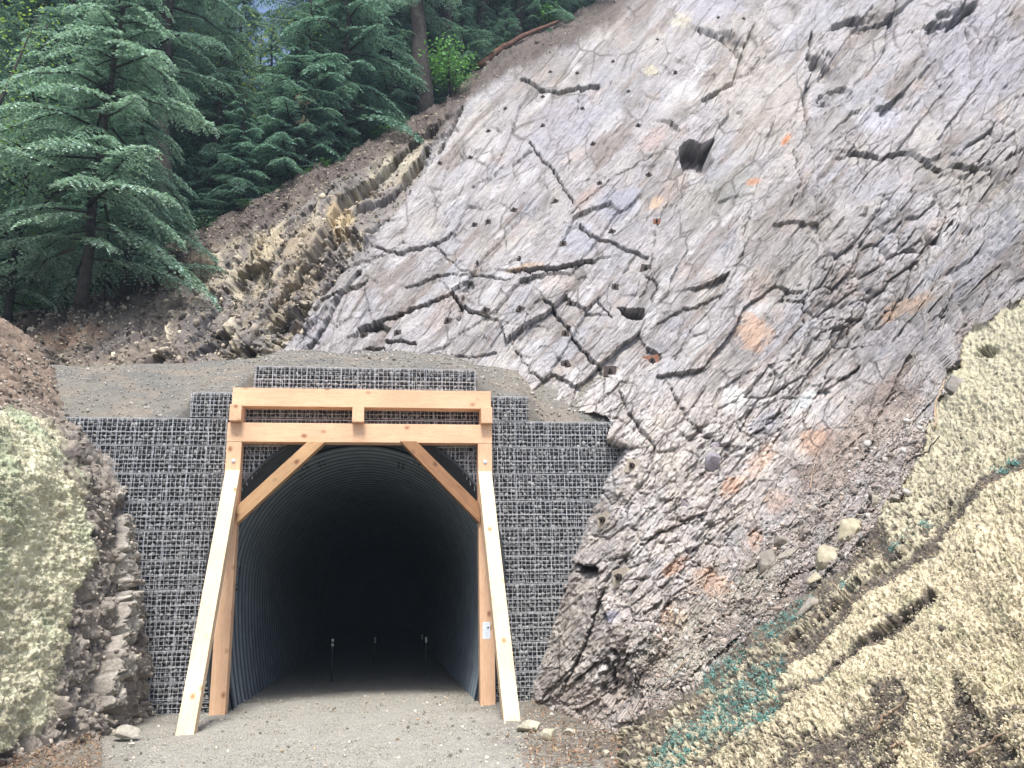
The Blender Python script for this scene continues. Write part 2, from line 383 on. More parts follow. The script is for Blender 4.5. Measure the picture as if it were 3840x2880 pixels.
smoothp = blob(2050, 800, 900, 560, 45, .8, .3, 12)+blob(2560, 1150, 330, 520, -25, .8, .4, 14)+.8*blob(2700, 560, 300, 500, -10, .8, .4, 16)+.9*sst(230, 120, np.abs(X-np.interp(Y, [1588, 2632], [2450, 2150])))*sst(1550, 1650, Y)+.7*blob(3400, 900, 350, 250, 30, .8, .4, 17)
smoothp = np.clip(smoothp+.25, 0, 1)*(1-ridge)
# general form
lowz = sst(1250, 1650, Y)*(1-ridge); rough_k = 1-.78*lowz
D += .30*fbm(l/5, m/5, 3, 1)*rockm
a = fbm(wl/2.2, wm/.5, 5, 2)
def terrace(a, K, sh=.8):
    f = a*K; i = np.floor(f); return (i+sst(sh, 1, f-i))/K
wx = wl+.09*fbm(l/.35, m/.35, 4, 701); wy = wm+.045*fbm(l/.3, m/.3, 4, 702); rs = rockm*(1-ridge)
D += rs*(1-.3*smoothp)*facets(wx/2.4, wy/1.0, 711, .40, .26)*rough_k
D += rs*(1-.5*smoothp)*facets(wx/1.1+3, wy/.5, 717, .16, .10)
D += rs*(1-.8*smoothp)*facets(wx/.9, wy/.36, 712, .085, .07)
D += rs*(1-.8*smoothp)*facets(wx/.26, wy/.12, 713, .055, .036)
D += rs*(1-.8*smoothp)*facets(wx/.13+9, wy/.08, 716, .03, .02)
D += ridge*(facets(lr/2.0, mr/.38, 714, .30, .34)+facets(lr/.7, mr/.15, 715, .09, .09))
D += (.26-.14*smoothp)*terrace(a, 7, .94)*rockm*(1-mulch)*rough_k
a2 = fbm(wl/.8+4, wm/.16, 4, 22)
D += (.07-.05*smoothp)*terrace(a2, 5, .9)*rockm*rough_k+lowz*rockm*(.05*ridged(wx/.35, wy/.22, 4, 741)+.10*facets(wx/.45, wy/.25, 742, .5, .5)+.05*facets(wx/.16, wy/.1, 743, .5, .5))
D += .018*fbm(wl/.16, wm/.05, 3, 23)*rockm
cs = ridged((wl*.8+wm*.6)/1.5, (wm*.8-wl*.6)/1.1, 3, 55)
D -= .06*sst(.84, .97, cs)*rockm*(1-.6*smoothp)
# horizontal crazing on the upper middle face
craze = blob(*r2((1120, 480))[0], 230, 330, 15, .8, .4, 15)
zc = P[..., 2]; hcz = ridged(l*.25+m*.3, zc/.42+.6*fbm(l/1.3, m/1.3, 2, 8), 2, 61)
D -= craze*.07*sst(.72, .95, hcz)
# blocks
for sc_, amp, sd, zone in ((.62, .26, 3, blocky), (.26, .09, 4, np.clip(blocky+.5*ridge+.4*dirtz, 0, 1))):
    f1, f2, idv = worley(wl/sc_*.8, wm/sc_*1.25, sd); e = f2-f1
    D += zone*(1-.74*lowz)*(amp*(idv-.5)-amp*1.1*np.exp(-(e/.08)**2)+amp*.5*np.clip(1-f1, 0, 1))
# jumbled ridge
j1 = ridged(lr/2.6, mr/.6, 4, 71)
D += ridge*(.34*(j1-.4)+.35*terrace(fbm(lr/2.0+3, mr/.5, 4, 72), 7, .85)+.9*fbm(l/3.2, m/3.2, 2, 75))*(1-browm*.6)
D += ridge*(.06*fbm(l/.3, m/.12, 4, 73)+.12*facets(lr/.5+.2*mr, mr/.4, 751, .5, .6)+.05*facets(lr/.2, mr/.2, 752, .5, .5))
browr = ridged(X/70, Y/70, 4, 74)
D += browm*(.20*(browr-.3)+.1*fbm(l/.3, m/.3, 4, 76))
# dirt: small rubble
f1, f2, idv = worley(l/.13, m/.13, 44); rub = np.clip(.55-f1, 0, 1)*(idv > .45)
D += (np.clip(dirtz+.6*ridge+browm, 0, 1))*.10*rub
# cracks, ledges and hollows seen on the face
def crack(pts, wd, dep, jag=1.0, lip=0.0, sd=0):
    xs = [p[0] for p in pts]; ys = [p[1] for p in pts]; mg = 12*wd+90
    x0, x1 = max(0, int((min(xs)-mg+420)/GP)), int((max(xs)+mg+420)/GP); y0, y1 = max(0, int((min(ys)-mg+640)/GP)), int((max(ys)+mg+640)/GP)
    sl = (slice(y0, y1), slice(x0, x1)); xx = X[sl]; yy = Y[sl]
    jx = xx+jag*13*fbm(xx/26, yy/26, 4, 101+sd); jy = yy+jag*10*fbm(xx/34+9, yy/34, 3, 102+sd)
    d, sgn = pdist(jx, jy, pts)
    wv = np.maximum(2.5, wd*.43)*(.55+.9*np.clip(.5+fbm(xx/60, yy/60, 2, 105+sd), 0, 1.2))
    D[sl] -= dep*(1.3 if sd > 399 else 1.0-.5*lowz[sl])*np.exp(-(d/wv)**4)
    if lip:
        s = d*sgn; side = sst(0, 6, s) if lip > 0 else sst(0, 6, -s)
        D[sl] += abs(lip)*side*np.exp(-d/(wd*7+30))
CR = [
 (r1((1010, 1230), (1100, 1130), (1190, 1000)), 14, .5, .3), (r1((1080, 1290), (1200, 1180), (1300, 1040)), 13, .5, .25), (r1((1180, 1340), (1300, 1240), (1420, 1100)), 13, .5, .25), (r1((1420, 1080), (1500, 910), (1570, 840), (1700, 720), (1880, 565)), 15, .7, .4),
 (r1((1250, 1420), (1380, 1290), (1480, 1180)), 12, .45, .2), (r1((1330, 980), (1420, 900), (1520, 820)), 10, .35, .2), (r1((1560, 960), (1700, 830), (1850, 650)), 13, .55, .3), (r1((860, 1500), (930, 1380), (980, 1260)), 11, .4, .2), (r1((900, 1540), (1000, 1460)), 10, .4, .2), (r1((1060, 1530), (1180, 1420), (1240, 1400)), 11, .4, .2),
 (r2((40, 345), (110, 375), (200, 405), (300, 385), (370, 370)), 9, .5, .16), (r2((80, 625), (120, 680), (180, 740), (215, 800), (265, 880)), 6, .3, .1),
 (r2((0, 720), (60, 670), (90, 660)), 4, .2, .05), (r2((720, 605), (620, 665), (520, 730), (430, 780), (360, 840), (290, 900), (255, 935)), 7, .25, .22),
 (r2((810, 130), (860, 165), (930, 200), (970, 235)), 12, .6, .25), (r2((820, 440), (880, 400), (960, 350), (1000, 220), (1050, 100)), 12, .35, .1),
 (r2((1270, 560), (1250, 440), (1300, 330), (1270, 270), (1290, 160)), 16, .5, .2), (r2((1380, 130), (1470, 90), (1560, 110), (1650, 70), (1660, 0)), 12, .5, .2),
 (r2((1850, 100), (1930, 80), (2000, 20), (2030, -40)), 18, .6, .3), (r2((1960, 150), (1990, 230), (2000, 330)), 22, .3, .1),
 (r2((1470, 660), (1600, 672), (1700, 660), (1760, 700), (1830, 740), (1930, 760), (2010, 740), (2100, 780), (2212, 850), (2400, 930)), 9, .3, .2),
 (r2((290, 980), (340, 1030), (430, 1045), (500, 1080), (580, 1105)), 5, .25, .08), (r2((10, 1180), (80, 1187), (150, 1182), (230, 1165), (350, 1130)), 8, .4, .18),
 (r2((140, 1300), (200, 1370), (250, 1440), (290, 1500), (330, 1560), (380, 1600)), 7, .35, .12), (r2((370, 1300), (430, 1365)), 4, .2, 0), (r2((580, 1190), (630, 1240), (600, 1300)), 4, .2, .05),
 (r2((1280, 1480), (1400, 1500), (1560, 1492)), 7, .3, -.2), (r2((1285, 1400), (1450, 1392), (1640, 1350)), 5, .2, -.1), (r2((1460, 1390), (1462, 1490)), 4, .2, 0), (r2((1270, 1380), (1275, 1480)), 7, .3, 0),
 (r2((1200, 1290), (1262, 1312), (1275, 1390)), 5, .25, .1), (r2((1310, 850), (1330, 960), (1360, 1130)), 8, .2, .15), (r2((1220, 650), (1250, 790), (1200, 900)), 8, .2, .1),
 (r2((1010, 1040), (980, 1150), (900, 1290), (780, 1420), (700, 1560)), 6, .12, .10), (r2((700, 800), (620, 1000), (600, 1200), (560, 1290)), 5, .12, .08), (r2((1040, 880), (1010, 1010)), 5, .15, .1),
 (r1((1640, 1085), (1720, 1112), (1800, 1088), (1880, 1062), (1960, 1012)), 5, .3, .1), (r1((1600, 1060), (1700, 930), (1800, 800), (1880, 690), (1960, 545), (2000, 470)), 14, .7, -.35),
 (r1((1960, 1280), (2010, 1340), (2095, 1372)), 8, .45, .15), (r1((1560, 1440), (1700, 1372), (1850, 1322), (1960, 1272)), 8, .4, .14), (r1((1410, 1330), (1500, 1285), (1600, 1225)), 7, .3, .1),
 (r1((1320, 1500), (1420, 1400), (1490, 1290), (1560, 1200)), 8, .35, .15), (r1((1580, 1510), (1700, 1480), (1800, 1490)), 6, .3, .1), (r1((1300, 1440), (1360, 1350)), 7, .3, .1),
 (r1((1880, 1060), (2000, 1180), (2200, 1220)), 3, .15, 0), (r1((1750, 1250), (1900, 1190), (2100, 1200)), 4, .2, .05),
 (r4((470, 30), (500, 130), (560, 200), (620, 280), (600, 400), (520, 480), (470, 560)), 8, .25, .1), (r4((690, 20), (760, 160), (880, 260), (940, 270)), 6, .2, .1),
 (r4((1040, 170), (1010, 230), (1080, 200), (1150, 130)), 6, .2, .05), (r4((300, 770), (380, 800), (380, 900), (420, 1000)), 10, .45, .2), (r4((240, 1280), (300, 1180), (350, 1050), (400, 900)), 7, .3, .15),
 (r4((560, 700), (640, 640), (760, 600)), 5, .2, .1), (r4((700, 480), (720, 600), (830, 560)), 5, .2, .1), (r4((430, 1220), (430, 1390)), 14, .5, .1), (r4((290, 1270), (370, 1200)), 10, .4, .1),
]
for i, (p, wd, dep, lip) in enumerate(CR): crack(p, wd, dep, 1.0, lip, i)
rr = random.Random(3)
for i in range(45):      # fine joints scattered along the lineation
    cx0, cy0 = rr.uniform(1300, 4100), rr.uniform(-200, 2400); an = math.radians(rr.choice([38, 44, 50, 58, -50, 15])+rr.uniform(-12, 12)); L = rr.uniform(30, 150) if i > 60 else rr.uniform(100, 300)
    if cy0 < browy(cx0)+100: continue
    pts = [(cx0+L*(k/3-.5)*math.cos(an)+rr.uniform(-9, 9), cy0-L*(k/3-.5)*math.sin(an)+rr.uniform(-9, 9)) for k in range(4)]
    crack(pts, rr.uniform(2.5, 4), rr.uniform(.06, .17), 1.2, rr.choice([0, .05, .08, -.05]), i+60)
for cx0, cy0, rx, ry, rot, dep in [(*r2((940, 180))[0], 50, 22, -30, .5), (*r2((1345, 290))[0], 60, 55, 0, .5), (*r2((1400, 420))[0], 60, 30, 20, .4), (*r2((1560, 100))[0], 90, 26, 10, .5),
                                 (*r2((1910, 90))[0], 90, 40, 20, .7), (*r1((1100, 1230))[0], 90, 60, 35, .8), (*r1((1270, 1400))[0], 90, 40, 35, .7), (*r1((1500, 1090))[0], 60, 40, 30, .7), (*r1((1560, 880))[0], 80, 30, 45, .6), (*r1((1060, 1560))[0], 60, 40, 20, .8), (*r1((980, 1500))[0], 50, 40, 20, .6),
                                 (*r4((480, 1300))[0], 70, 110, 10, .35), (*r4((345, 805))[0], 34, 22, 0, .5), (*r1((740, 1165))[0], 24, 10, 20, .4), (*r1((1800, 740))[0], 60, 22, 50, .4), (*r1((2000, 1250))[0], 40, 16, 20, .3), (*r2((2050, 1520))[0], 40, 22, 0, .4), (*r1((1400, 1230))[0], 90, 40, 40, .4)]:
    D -= dep*.8*blob(cx0, cy0, rx, ry, rot, .5, .95, 200+int(cx0) % 50)
for pl, dep in ((r2((715, 650), (760, 612), (820, 625), (880, 595), (862, 660), (872, 700), (835, 755), (800, 790), (770, 800), (745, 750), (725, 700)), 1.3), (r2((455, 1318), (500, 1332), (572, 1330), (582, 1350), (565, 1388), (520, 1384), (488, 1372)), 1.2),
                (r2((1285, 260), (1330, 235), (1400, 270), (1420, 330), (1370, 345), (1300, 340)), .6), (r2((900, 150), (990, 165), (1000, 215), (930, 200)), .5), (r4((300, 765), (385, 790), (380, 820), (330, 830), (300, 815)), .6)):
    jx_ = X+7*fbm(X/22, Y/22, 3, 371); jy_ = Y+7*fbm(X/22+4, Y/22, 3, 372); sd_p = sdpoly(jx_, jy_, pl); cyp = np.mean([p[1] for p in pl]); D -= dep*sst(-2, 12, sd_p)*(.55+.45*sst(30, -40, Y-cyp))
print('rock disp', time.time()-T00)

# mulch layer: bare stripes
bare = np.zeros(X.shape, np.float32)
def stripe(pts, wd, s=0, k=1.0):
    d, _ = pdist(X+14*fbm(X/50, Y/50, 3, 301+s), Y+14*fbm(X/50+5, Y/50, 3, 302+s), pts)
    return sst(wd*1.15, wd*.8, d)*k
for i, (pts, wd) in enumerate([
    (r4((2330, 260), (2212, 330), (2050, 450), (1900, 590), (1800, 715), (1700, 790), (1560, 890), (1480, 960), (1400, 1040), (1300, 1130), (1220, 1200), (1150, 1280)), 21),
    (r4((1570, 670), (1480, 745), (1400, 830), (1300, 905), (1200, 985), (1100, 1040), (1000, 1095), (900, 1155), (820, 1235), (700, 1335), (600, 1410)), 58),
    (r4((1825, 935), (1640, 1075), (1500, 1160), (1400, 1230), (1290, 1310)), 19), (r4((1900, 520), (1850, 590), (1780, 660)), 8), (r4((1750, 760), (1830, 730)), 24), (r4((1000, 1480), (900, 1560), (800, 1640)), 16), (r4((1180, 1240), (1050, 1360), (940, 1430)), 12), (r4((2130, 1500), (2212, 1440)), 24), (r4((1600, 700), (1650, 745), (1620, 760)), 20)]):
    bare = np.maximum(bare, stripe(pts, wd, i, .88 if i == 1 else 1.))
jx = X+30*fbm(X/60, Y/60, 4, 331); jy = Y+30*fbm(X/60+7, Y/60, 4, 332)
for pl in (r4((1660, 1250), (1720, 1340), (1750, 1430), (1700, 1500), (1680, 1600), (1640, 1760), (1250, 1760), (1080, 1680), (1250, 1560), (1420, 1500), (1500, 1440), (1480, 1400), (1560, 1330)),
           r4((1930, 1290), (2000, 1350), (2050, 1430), (2100, 1530), (2190, 1590), (2300, 1760), (1850, 1760), (1850, 1600), (1900, 1500), (1950, 1400)), r4((1160, 1330), (1290, 1310), (1220, 1370), (1060, 1480), (1010, 1470))):
    bare = np.maximum(bare, sst(-5, 5, sdpoly(jx, jy, pl))*sst(.26, .16, fbm((X*.804-Y*.595)/110, (X*.595+Y*.804)/24, 4, 361)))
cover = mulch*(1-bare)
sa_x = np.interp(Y, [1660, 1726, 1831, 1952, 2061, 2126, 2213, 2273, 2343, 2421, 2482, 2551, 2700, 3000], [3940, 3840, 3700, 3569, 3482, 3396, 3274, 3205, 3135, 3048, 2979, 2918, 2700, 2300])
leftz = sst(20, -60, X-sa_x+30*fbm(X/70, Y/70, 3, 351)); uu_ = (X*.804-Y*.595); vv_ = (X*.595+Y*.804)
flow = fbm(uu_/95, vv_/17, 4, 352)
patchy = np.clip(blob(*r4((820, 1400))[0], 420, 150, 38, .8, .4, 340)+blob(*r4((1250, 1080))[0], 230, 60, 38, .8, .4, 341)+blob(*r4((900, 1600))[0], 500, 80, 10, .8, .4, 342), 0, 1)
hol = fbm(X/26, Y/22, 3, 310); cover = cover*sst(-.40, -.26, hol*.7+.6*fbm(X/11, Y/9, 3, 311)+.02-.30*patchy*(1+fbm(X/60, Y/28, 3, 343))+.62*flow*(.55+.45*leftz)*sst(1700, 2300, Y+.3*(3840-X))-.20*leftz*sst(1500, 2000, Y))
lm = l; mm = m
lump = fbm(l/.19, m/.12, 4, 320, .75)
D += mulch*(.10*fbm(l/1.6, m/1.6, 3, 321)+.02*fbm(l/.08, m/.08, 2, 323))
D += cover*(.03+.055*lump)
scp = r4((1825, 925), (1740, 990), (1640, 1055), (1560, 1110))
crack(scp, 5, .12, 1, -.08, 400)
crack(w((1700, 1395), (1850, 1285), (1960, 1190)), 6, .1, 1, .06, 401)
crack(w((1990, 1465), (2060, 1450), (2110, 1470), (2180, 1530)), 8, .2, 1, -.1, 402)
# colours
C = np.empty(X.shape+(3,), np.float32); C[:] = (.338, .322, .322)
C = mixc(C, (.30, .30, .322), sst(.0, .35, fbm(l/2.3, m/1.6, 3, 501))*.7)
C = mixc(C, (.40, .375, .34), sst(.05, .4, fbm(l/1.7, m/1.1, 4, 502))*.6)
C = mixc(C, (.215, .20, .19), sst(.02, .35, fbm(wl/2.6, wm/.8, 5, 503))*.75)
C = mixc(C, (.46, .45, .45), sst(.12, .35, fbm(wl/1.8+5, wm/.7, 5, 505))*.7*(smoothp))
C = mixc(C, (.20, .17, .15), sst(.16, .34, fbm(wl/3.5, wm/.35, 5, 506))*.7)
C = mixc(C, (.37, .315, .28), sst(.22, .5, fbm(l/1.4, m/.9, 4, 504))*.6)
C = mixc(C, (.37, .335, .30), lowz*(1-mulch)*(.35+.5*sst(-.2, .3, fbm(l/1.2, m/.8, 4, 511))))
for cx0, cy0, rx, ry, rot, col, k in [
    (*r2((460, 880))[0], 80, 50, 30, (.29, .30, .36), .8), (*r2((190, 560))[0], 150, 90, 40, (.32, .31, .35), .7), (*r2((280, 1040))[0], 70, 60, 0, (.30, .31, .36), .7), (*r2((610, 600))[0], 70, 30, 40, (.40, .30, .26), .6), (*r2((330, 850))[0], 60, 25, 40, (.28, .20, .17), .7),
    (*r2((740, 75))[0], 45, 25, 20, (.50, .47, .37), .8), (*r2((600, 310))[0], 25, 20, 0, (.55, .50, .34), .7), (*r2((1590, 510))[0], 80, 50, 20, (.42, .43, .48), .8), (*r2((880, 20))[0], 130, 60, 10, (.35, .345, .40), .7), (*r2((2020, 240))[0], 200, 200, 0, (.30, .30, .35), .6),
    (*r2((1070, 430))[0], 150, 250, 20, (.40, .36, .31), .6), (*r2((900, 830))[0], 160, 70, 35, (.25, .245, .22), .7), (*r2((1250, 1050))[0], 230, 200, 60, (.25, .23, .21), .6), (*r2((1180, 610))[0], 24, 10, 50, (.50, .20, .08), 1), (*r2((620, 880))[0], 30, 18, 40, (.50, .36, .24), .8),
    (*r2((1700, 1330))[0], 100, 30, 25, (.48, .31, .20), .9), (*r2((1040, 1430))[0], 60, 70, 20, (.46, .30, .20), .8), (*r2((1040, 790))[0], 30, 12, 20, (.42, .20, .10), .9), (*r2((1060, 1240))[0], 60, 60, 0, (.36, .28, .22), .5), (*r2((60, 1172))[0], 70, 8, 5, (.50, .34, .22), .8), (*r2((1850, 1330))[0], 200, 60, 10, (.20, .19, .17), .6),
    (*r4((1310, 250))[0], 60, 50, 30, (.42, .25, .16), .8), (*r4((1070, 330))[0], 90, 30, 50, (.44, .30, .22), .7), (*r4((950, 440))[0], 45, 30, 50, (.46, .27, .17), .8), (*r4((700, 790))[0], 60, 24, 35, (.45, .26, .16), .8), (*r4((1050, 670))[0], 30, 40, 0, (.44, .27, .18), .7),
    (*r4((870, 860))[0], 80, 50, -30, (.45, .29, .20), .85), (*r4((690, 1020))[0], 45, 50, 0, (.47, .29, .19), .85), (*r4((1150, 510))[0], 50, 40, 30, (.37, .24, .18), .6), (*r4((1380, 350))[0], 150, 90, 40, (.21, .155, .125), .85), (*r4((1600, 120))[0], 160, 90, 45, (.21, .16, .13), .85),
    (*r4((950, 60))[0], 40, 50, 0, (.62, .62, .60), .9), (*r4((1240, 90))[0], 60, 25, 40, (.48, .52, .52), .7), (*r4((1080, 180))[0], 60, 40, 30, (.20, .21, .25), .7), (*r4((440, 990))[0], 26, 18, 30, (.22, .23, .33), .9), (*r4((250, 1130))[0], 90, 150, 20, (.29, .27, .24), .6),
    (*r4((750, 1130))[0], 200, 120, 30, (.37, .35, .26), .7), (*r4((1050, 900))[0], 110, 80, 40, (.38, .36, .27), .7), (*r4((1220, 880))[0], 90, 40, 50, (.15, .115, .10), .9), (*r4((1000, 1050))[0], 130, 40, 35, (.13, .11, .10), .9), (*r4((480, 1300))[0], 70, 100, 0, (.14, .12, .10), .7),
    (*r2((2050, 830))[0], 260, 60, -20, (.30, .28, .23), .5)]:
    C = mixc(C, col, blob(cx0, cy0, rx, ry, rot, .7, .7, 600+int(cy0) % 97)*k*.8)
dm = np.clip(dirtz*sst(-.25, .25, fbm(wl/1.1, wm/.7, 4, 510)+.25*(dirtz-.6)), 0, 1)
C = mixc(C, (.30, .255, .22), dm*.7)
# ridge rocks: brown grey soil with tan strata
rc = np.empty_like(C); rc[:] = (.205, .186, .168)
rc = mixc(rc, (.215, .195, .185), sst(-.05, .3, fbm(lr/1.6, mr/.4, 4, 520))); rc = mixc(rc, (.42, .37, .27), sst(.05, .3, fbm(lr/2.0, mr/.3, 4, 521))*.85)
rc = mixc(rc, (.20, .163, .132), sst(1000, 500, X+fbm(X/90, Y/90, 3, 522)*160)*.8)
for cx0, cy0, rx, ry, rot, col, k in [(*r1((1170, 1080))[0], 75, 60, 20, (.50, .43, .30), .85), (*r1((1490, 985))[0], 45, 60, 0, (.47, .37, .22), .85), (*r1((1690, 690))[0], 90, 50, 45, (.50, .47, .36), .85), (*r1((1340, 1090))[0], 90, 60, 30, (.36, .30, .22), .8), (*r1((1800, 650))[0], 90, 20, 50, (.46, .42, .32), .8),
    (*r1((1290, 1250))[0], 100, 50, 40, (.30, .25, .18), .7), (*r1((580, 1480))[0], 150, 50, 20, (.125, .11, .105), .8), (*r1((880, 1450))[0], 60, 80, 20, (.13, .12, .12), .7), (*r1((200, 1450))[0], 220, 60, 0, (.235, .16, .11), .8), (*r1((830, 1150))[0], 120, 60, 30, (.25, .19, .135), .8)]:
    rc = mixc(rc, col, blob(cx0, cy0, rx, ry, rot, .7, .7, 700+int(cx0) % 97)*k)
for pts, wd in ((r1((950, 1110), (1000, 1230), (1030, 1330), (1010, 1440), (1045, 1540)), 17), (r1((745, 1370), (752, 1450), (762, 1560)), 13), (r1((1000, 1180), (1050, 1100)), 8)):
    d, _ = pdist(X+20*fbm(X/30, Y/30, 3, 530), Y, pts); mk = sst(wd, wd*.6, d)*sst(-.35, -.1, fbm(X/25, Y/15, 3, 531)); rc = mixc(rc, (.56, .50, .38), mk*.9); D += mk*.12*ridge
C = C*(1-ridge[..., None])+rc*ridge[..., None]
C = mixc(C, (.105, .084, .074), np.clip(browm*1.3, 0, 1)*.92)
mc = np.empty_like(C); mc[:] = (.66, .58, .41)
upm = sst(1500, 2300, Y+.25*(X-3200)); mc = mixc(mc, (.50, .48, .345), (1-upm)*.85)
mc = mixc(mc, (.45, .44, .27), sst(.1, .4, fbm(X/120, Y/90, 3, 540))*.6)
mc = mixc(mc, (.50, .46, .34), leftz*.55)
teal = np.zeros(X.shape, np.float32)
for cx0, cy0, rx, ry in [(1630, 1490, 75, 38), (1560, 1560, 90, 30), (1480, 1600, 60, 25), (1690, 1350, 60, 22), (1560, 1450, 60, 24), (1640, 1250, 40, 16), (1530, 1470, 26, 22), (1950, 1185, 30, 8), (1725, 1265, 34, 10), (1850, 1275, 18, 8), (1740, 1310, 30, 12), (2180, 1010, 30, 7), (1990, 1150, 30, 8), (1640, 1560, 60, 16), (1450, 1650, 80, 24), (1790, 1470, 8, 5), (1620, 1340, 50, 26)]:
    teal = np.maximum(teal, blob(cx0*1.736, cy0*1.736, rx*1.736, ry*1.736, 35, .9, 1.0, int(cx0)))
teal *= sst(-.02, .22, fbm(X/22, Y/16, 4, 541))
mc = mixc(mc, (.22, .38, .34), teal*.6)
dc = np.empty_like(C); dc[:] = (.135, .118, .098); dc = mixc(dc, (.17, .135, .105), sst(0, .3, fbm(X/60, Y/60, 3, 542))); dc = mixc(dc, (.10, .22, .20), teal*.6)
dc = mixc(dc, (.55, .46, .28), sst(.28, .45, fbm(X/14, Y/10, 3, 545))*.8)
C = C*(1-mulch[..., None])+(dc*(1-cover[..., None])+mc*cover[..., None])*mulch[..., None]
hd = np.array([-.12, -1.0, -.30]); hd /= np.linalg.norm(hd)
kn = (.27+.5*mulch)[..., None]; DIR = N*kn+hd*(1-kn)*1.0; DIR /= np.linalg.norm(DIR, axis=2)[..., None]
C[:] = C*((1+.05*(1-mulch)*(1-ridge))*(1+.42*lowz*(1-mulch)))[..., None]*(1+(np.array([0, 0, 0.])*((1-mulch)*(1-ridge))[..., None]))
P2 = P+DIR*D[..., None]
def cellmask():
    cxm = (X[:-1, :-1]+X[1:, 1:])/2; cym = (Y[:-1, :-1]+Y[1:, 1:])/2
    keep = cym > browy(cxm)-6
    edge = np.interp(cym, [1560, 1570, 1588, 2070, 2420, 2632, 2700], [2340, 2350, 2361, 2230, 2120, 2050, 1990])
    keep &= ~((cym > 1560) & (cxm < edge-70)); keep &= ~((cym > np.interp(cxm, cx_, cy_)+150) & (cxm < np.minimum(2240, edge-70)))
    keep &= (P2[:-1, :-1, 2] > -.4)
    return keep, cxm, cym
keep, cxm, cym = cellmask()
mcell = mul_d[:-1, :-1] > 0; rcell = (ridge[:-1, :-1] > .5) & ~mcell
mm_ = {}
for nm, sel, mt, lab in (('rock_slope', ~mcell & ~rcell, M_ROCK, 'grey fissured rock slope'), ('mulched_bank', mcell, M_MULCH, 'yellow hydromulched earth bank'), ('spoil_ridge', rcell, M_SOIL, 'brown rubble ridge')):
    F = grid_faces(*X.shape, keep & sel); V_, F_, C_ = compact(P2, F, C); L_ = compact(np.stack([wl, wm, D], -1), F)[0]
    link(nm, mesh_np(nm, V_, F_, C_, nm == 'mulched_bank', L_), mt, kind='structure')
print('hill', time.time()-T00, len(F))
def hill(x, y):
    i = int(round((y+640)/GP)); j = int(round((x+420)/GP)); i = min(max(i, 2), X.shape[0]-3); j = min(max(j, 2), X.shape[1]-3)
    p = P2[i-2:i+3, j-2:j+3].reshape(-1, 3); p = p[np.argsort(np.linalg.norm(p-CAM, axis=1))[:6]].mean(0)
    return Vector(P2[i, j]), Vector(N[i, j])
# ------------------------------------------------------------------ left bank
yy = np.concatenate([np.arange(-13.6, -8, .03), np.arange(-8, .8, .0125), np.arange(.8, 3.4, .03)]); zz = np.arange(-.25, 8.2, .0135)
Yb, Zb = np.meshgrid(yy, zz); Yb = Yb.astype(np.float32); Zb = Zb.astype(np.float32)
wallp = np.interp(Zb, [-1, 0, 1, 2, 3.4, 3.9, 4.45, 5, 6, 7, 8.5], [-.6, -.9, -1.05, -1.31, -1.54, -1.91, -2.52, -3.0, -3.85, -4.8, -6.6])
farp = np.interp(Zb, [-1, 0, 3.5, 4.6, 5.4, 6.4, 8.5], [-.75, -1.15, -2.55, -3.1, -3.9, -6.2, -14])
k = sst(-5.0, -.2, Yb); Xb = wallp*k+farp*(1-k)
Xb = Xb-.12*sst(-2, -9, Yb)
Pb = np.stack([Xb, Yb, Zb], -1); du = np.gradient(Pb, axis=1); dv = np.gradient(Pb, axis=0)
Nb = np.cross(dv, du); Nb /= np.linalg.norm(Nb, axis=2)[..., None]
if Nb[50, 50, 0] < 0: Nb = -Nb
bxp, byp = proj(Pb)
n0 = fbm(Yb/.9, Zb/.9, 4, 801)
mb = sst(-25, 25, sdpoly(bxp, byp, [(-2500, 1300), (-100, 1480), (0, 1535), (110, 1560), (220, 1640), (290, 1760), (340, 1880), (350, 2060), (300, 2180), (270, 2300), (230, 2450), (210, 2600), (170, 2730), (60, 2800), (0, 2830), (-2500, 3300)])+60*fbm(Yb/.35, Zb/.35, 4, 802))
Db = .18*n0+.25*fbm(Yb/2.5, Zb/2.5, 2, 803)
sr = (1-mb)*(1-.6*sst(1640, 1480, byp))
# steep rock strata dipping across the bare nose
sa = Yb*.93+Zb*.25+.12*fbm(Yb/.7, Zb/.9, 3, 804)
Db += sr*(.22*terrace(fbm(sa/.5, Zb/1.6, 4, 805), 7, .7)+.16*(ridged(sa/.35, Zb/.8, 4, 806)-.4)+.05*fbm(sa/.09, Zb/.12, 3, 807))
f1, f2, idv = worley(sa/.26, Zb/.34, 808); Db += sr*(.10*(idv-.5)-.10*np.exp(-((f2-f1)/.1)**2))
lumpb = fbm(Yb/.12, Zb/.10, 4, 810, .6); Db += mb*(.06*lumpb+.04*ridged(Yb/.35, Zb/.22, 4, 811)+.05*fbm(Yb/.06, Zb/.045, 4, 821, .65))
slabm = np.zeros(Yb.shape, np.float32)
for pts, wd, h in (([(470, 1720), (500, 1790), (540, 1880)], 24, .10), ([(520, 2040), (545, 2120), (560, 2190)], 0, 0), ([(458, 1950), (450, 2060), (468, 2190)], 22, .16), ([(450, 2250), (440, 2380), (432, 2520)], 30, .22), ([(418, 2540), (415, 2640)], 20, .14), ([(475, 1830), (440, 1870)], 12, .06)):
    if not wd: continue
    d, _ = pdist(bxp+8*fbm(Yb/.2, Zb/.3, 2, 812), byp, pts); mk = sst(wd*1.05, wd*.8, d); slabm = np.maximum(slabm, mk)
    mk = mk*sst(-.35, -.15, fbm(Yb/.25, Zb/.2, 3, 831)); Db = Db*(1-mk*.55)+mk*(.06+h*.8+.10*facets(Yb/.35, Zb/.3, 832, .5, .5)+.04*terrace(fbm(Zb/.12, Yb/.4, 3, 813), 4, .7))
Pb2 = Pb+Nb*Db[..., None]
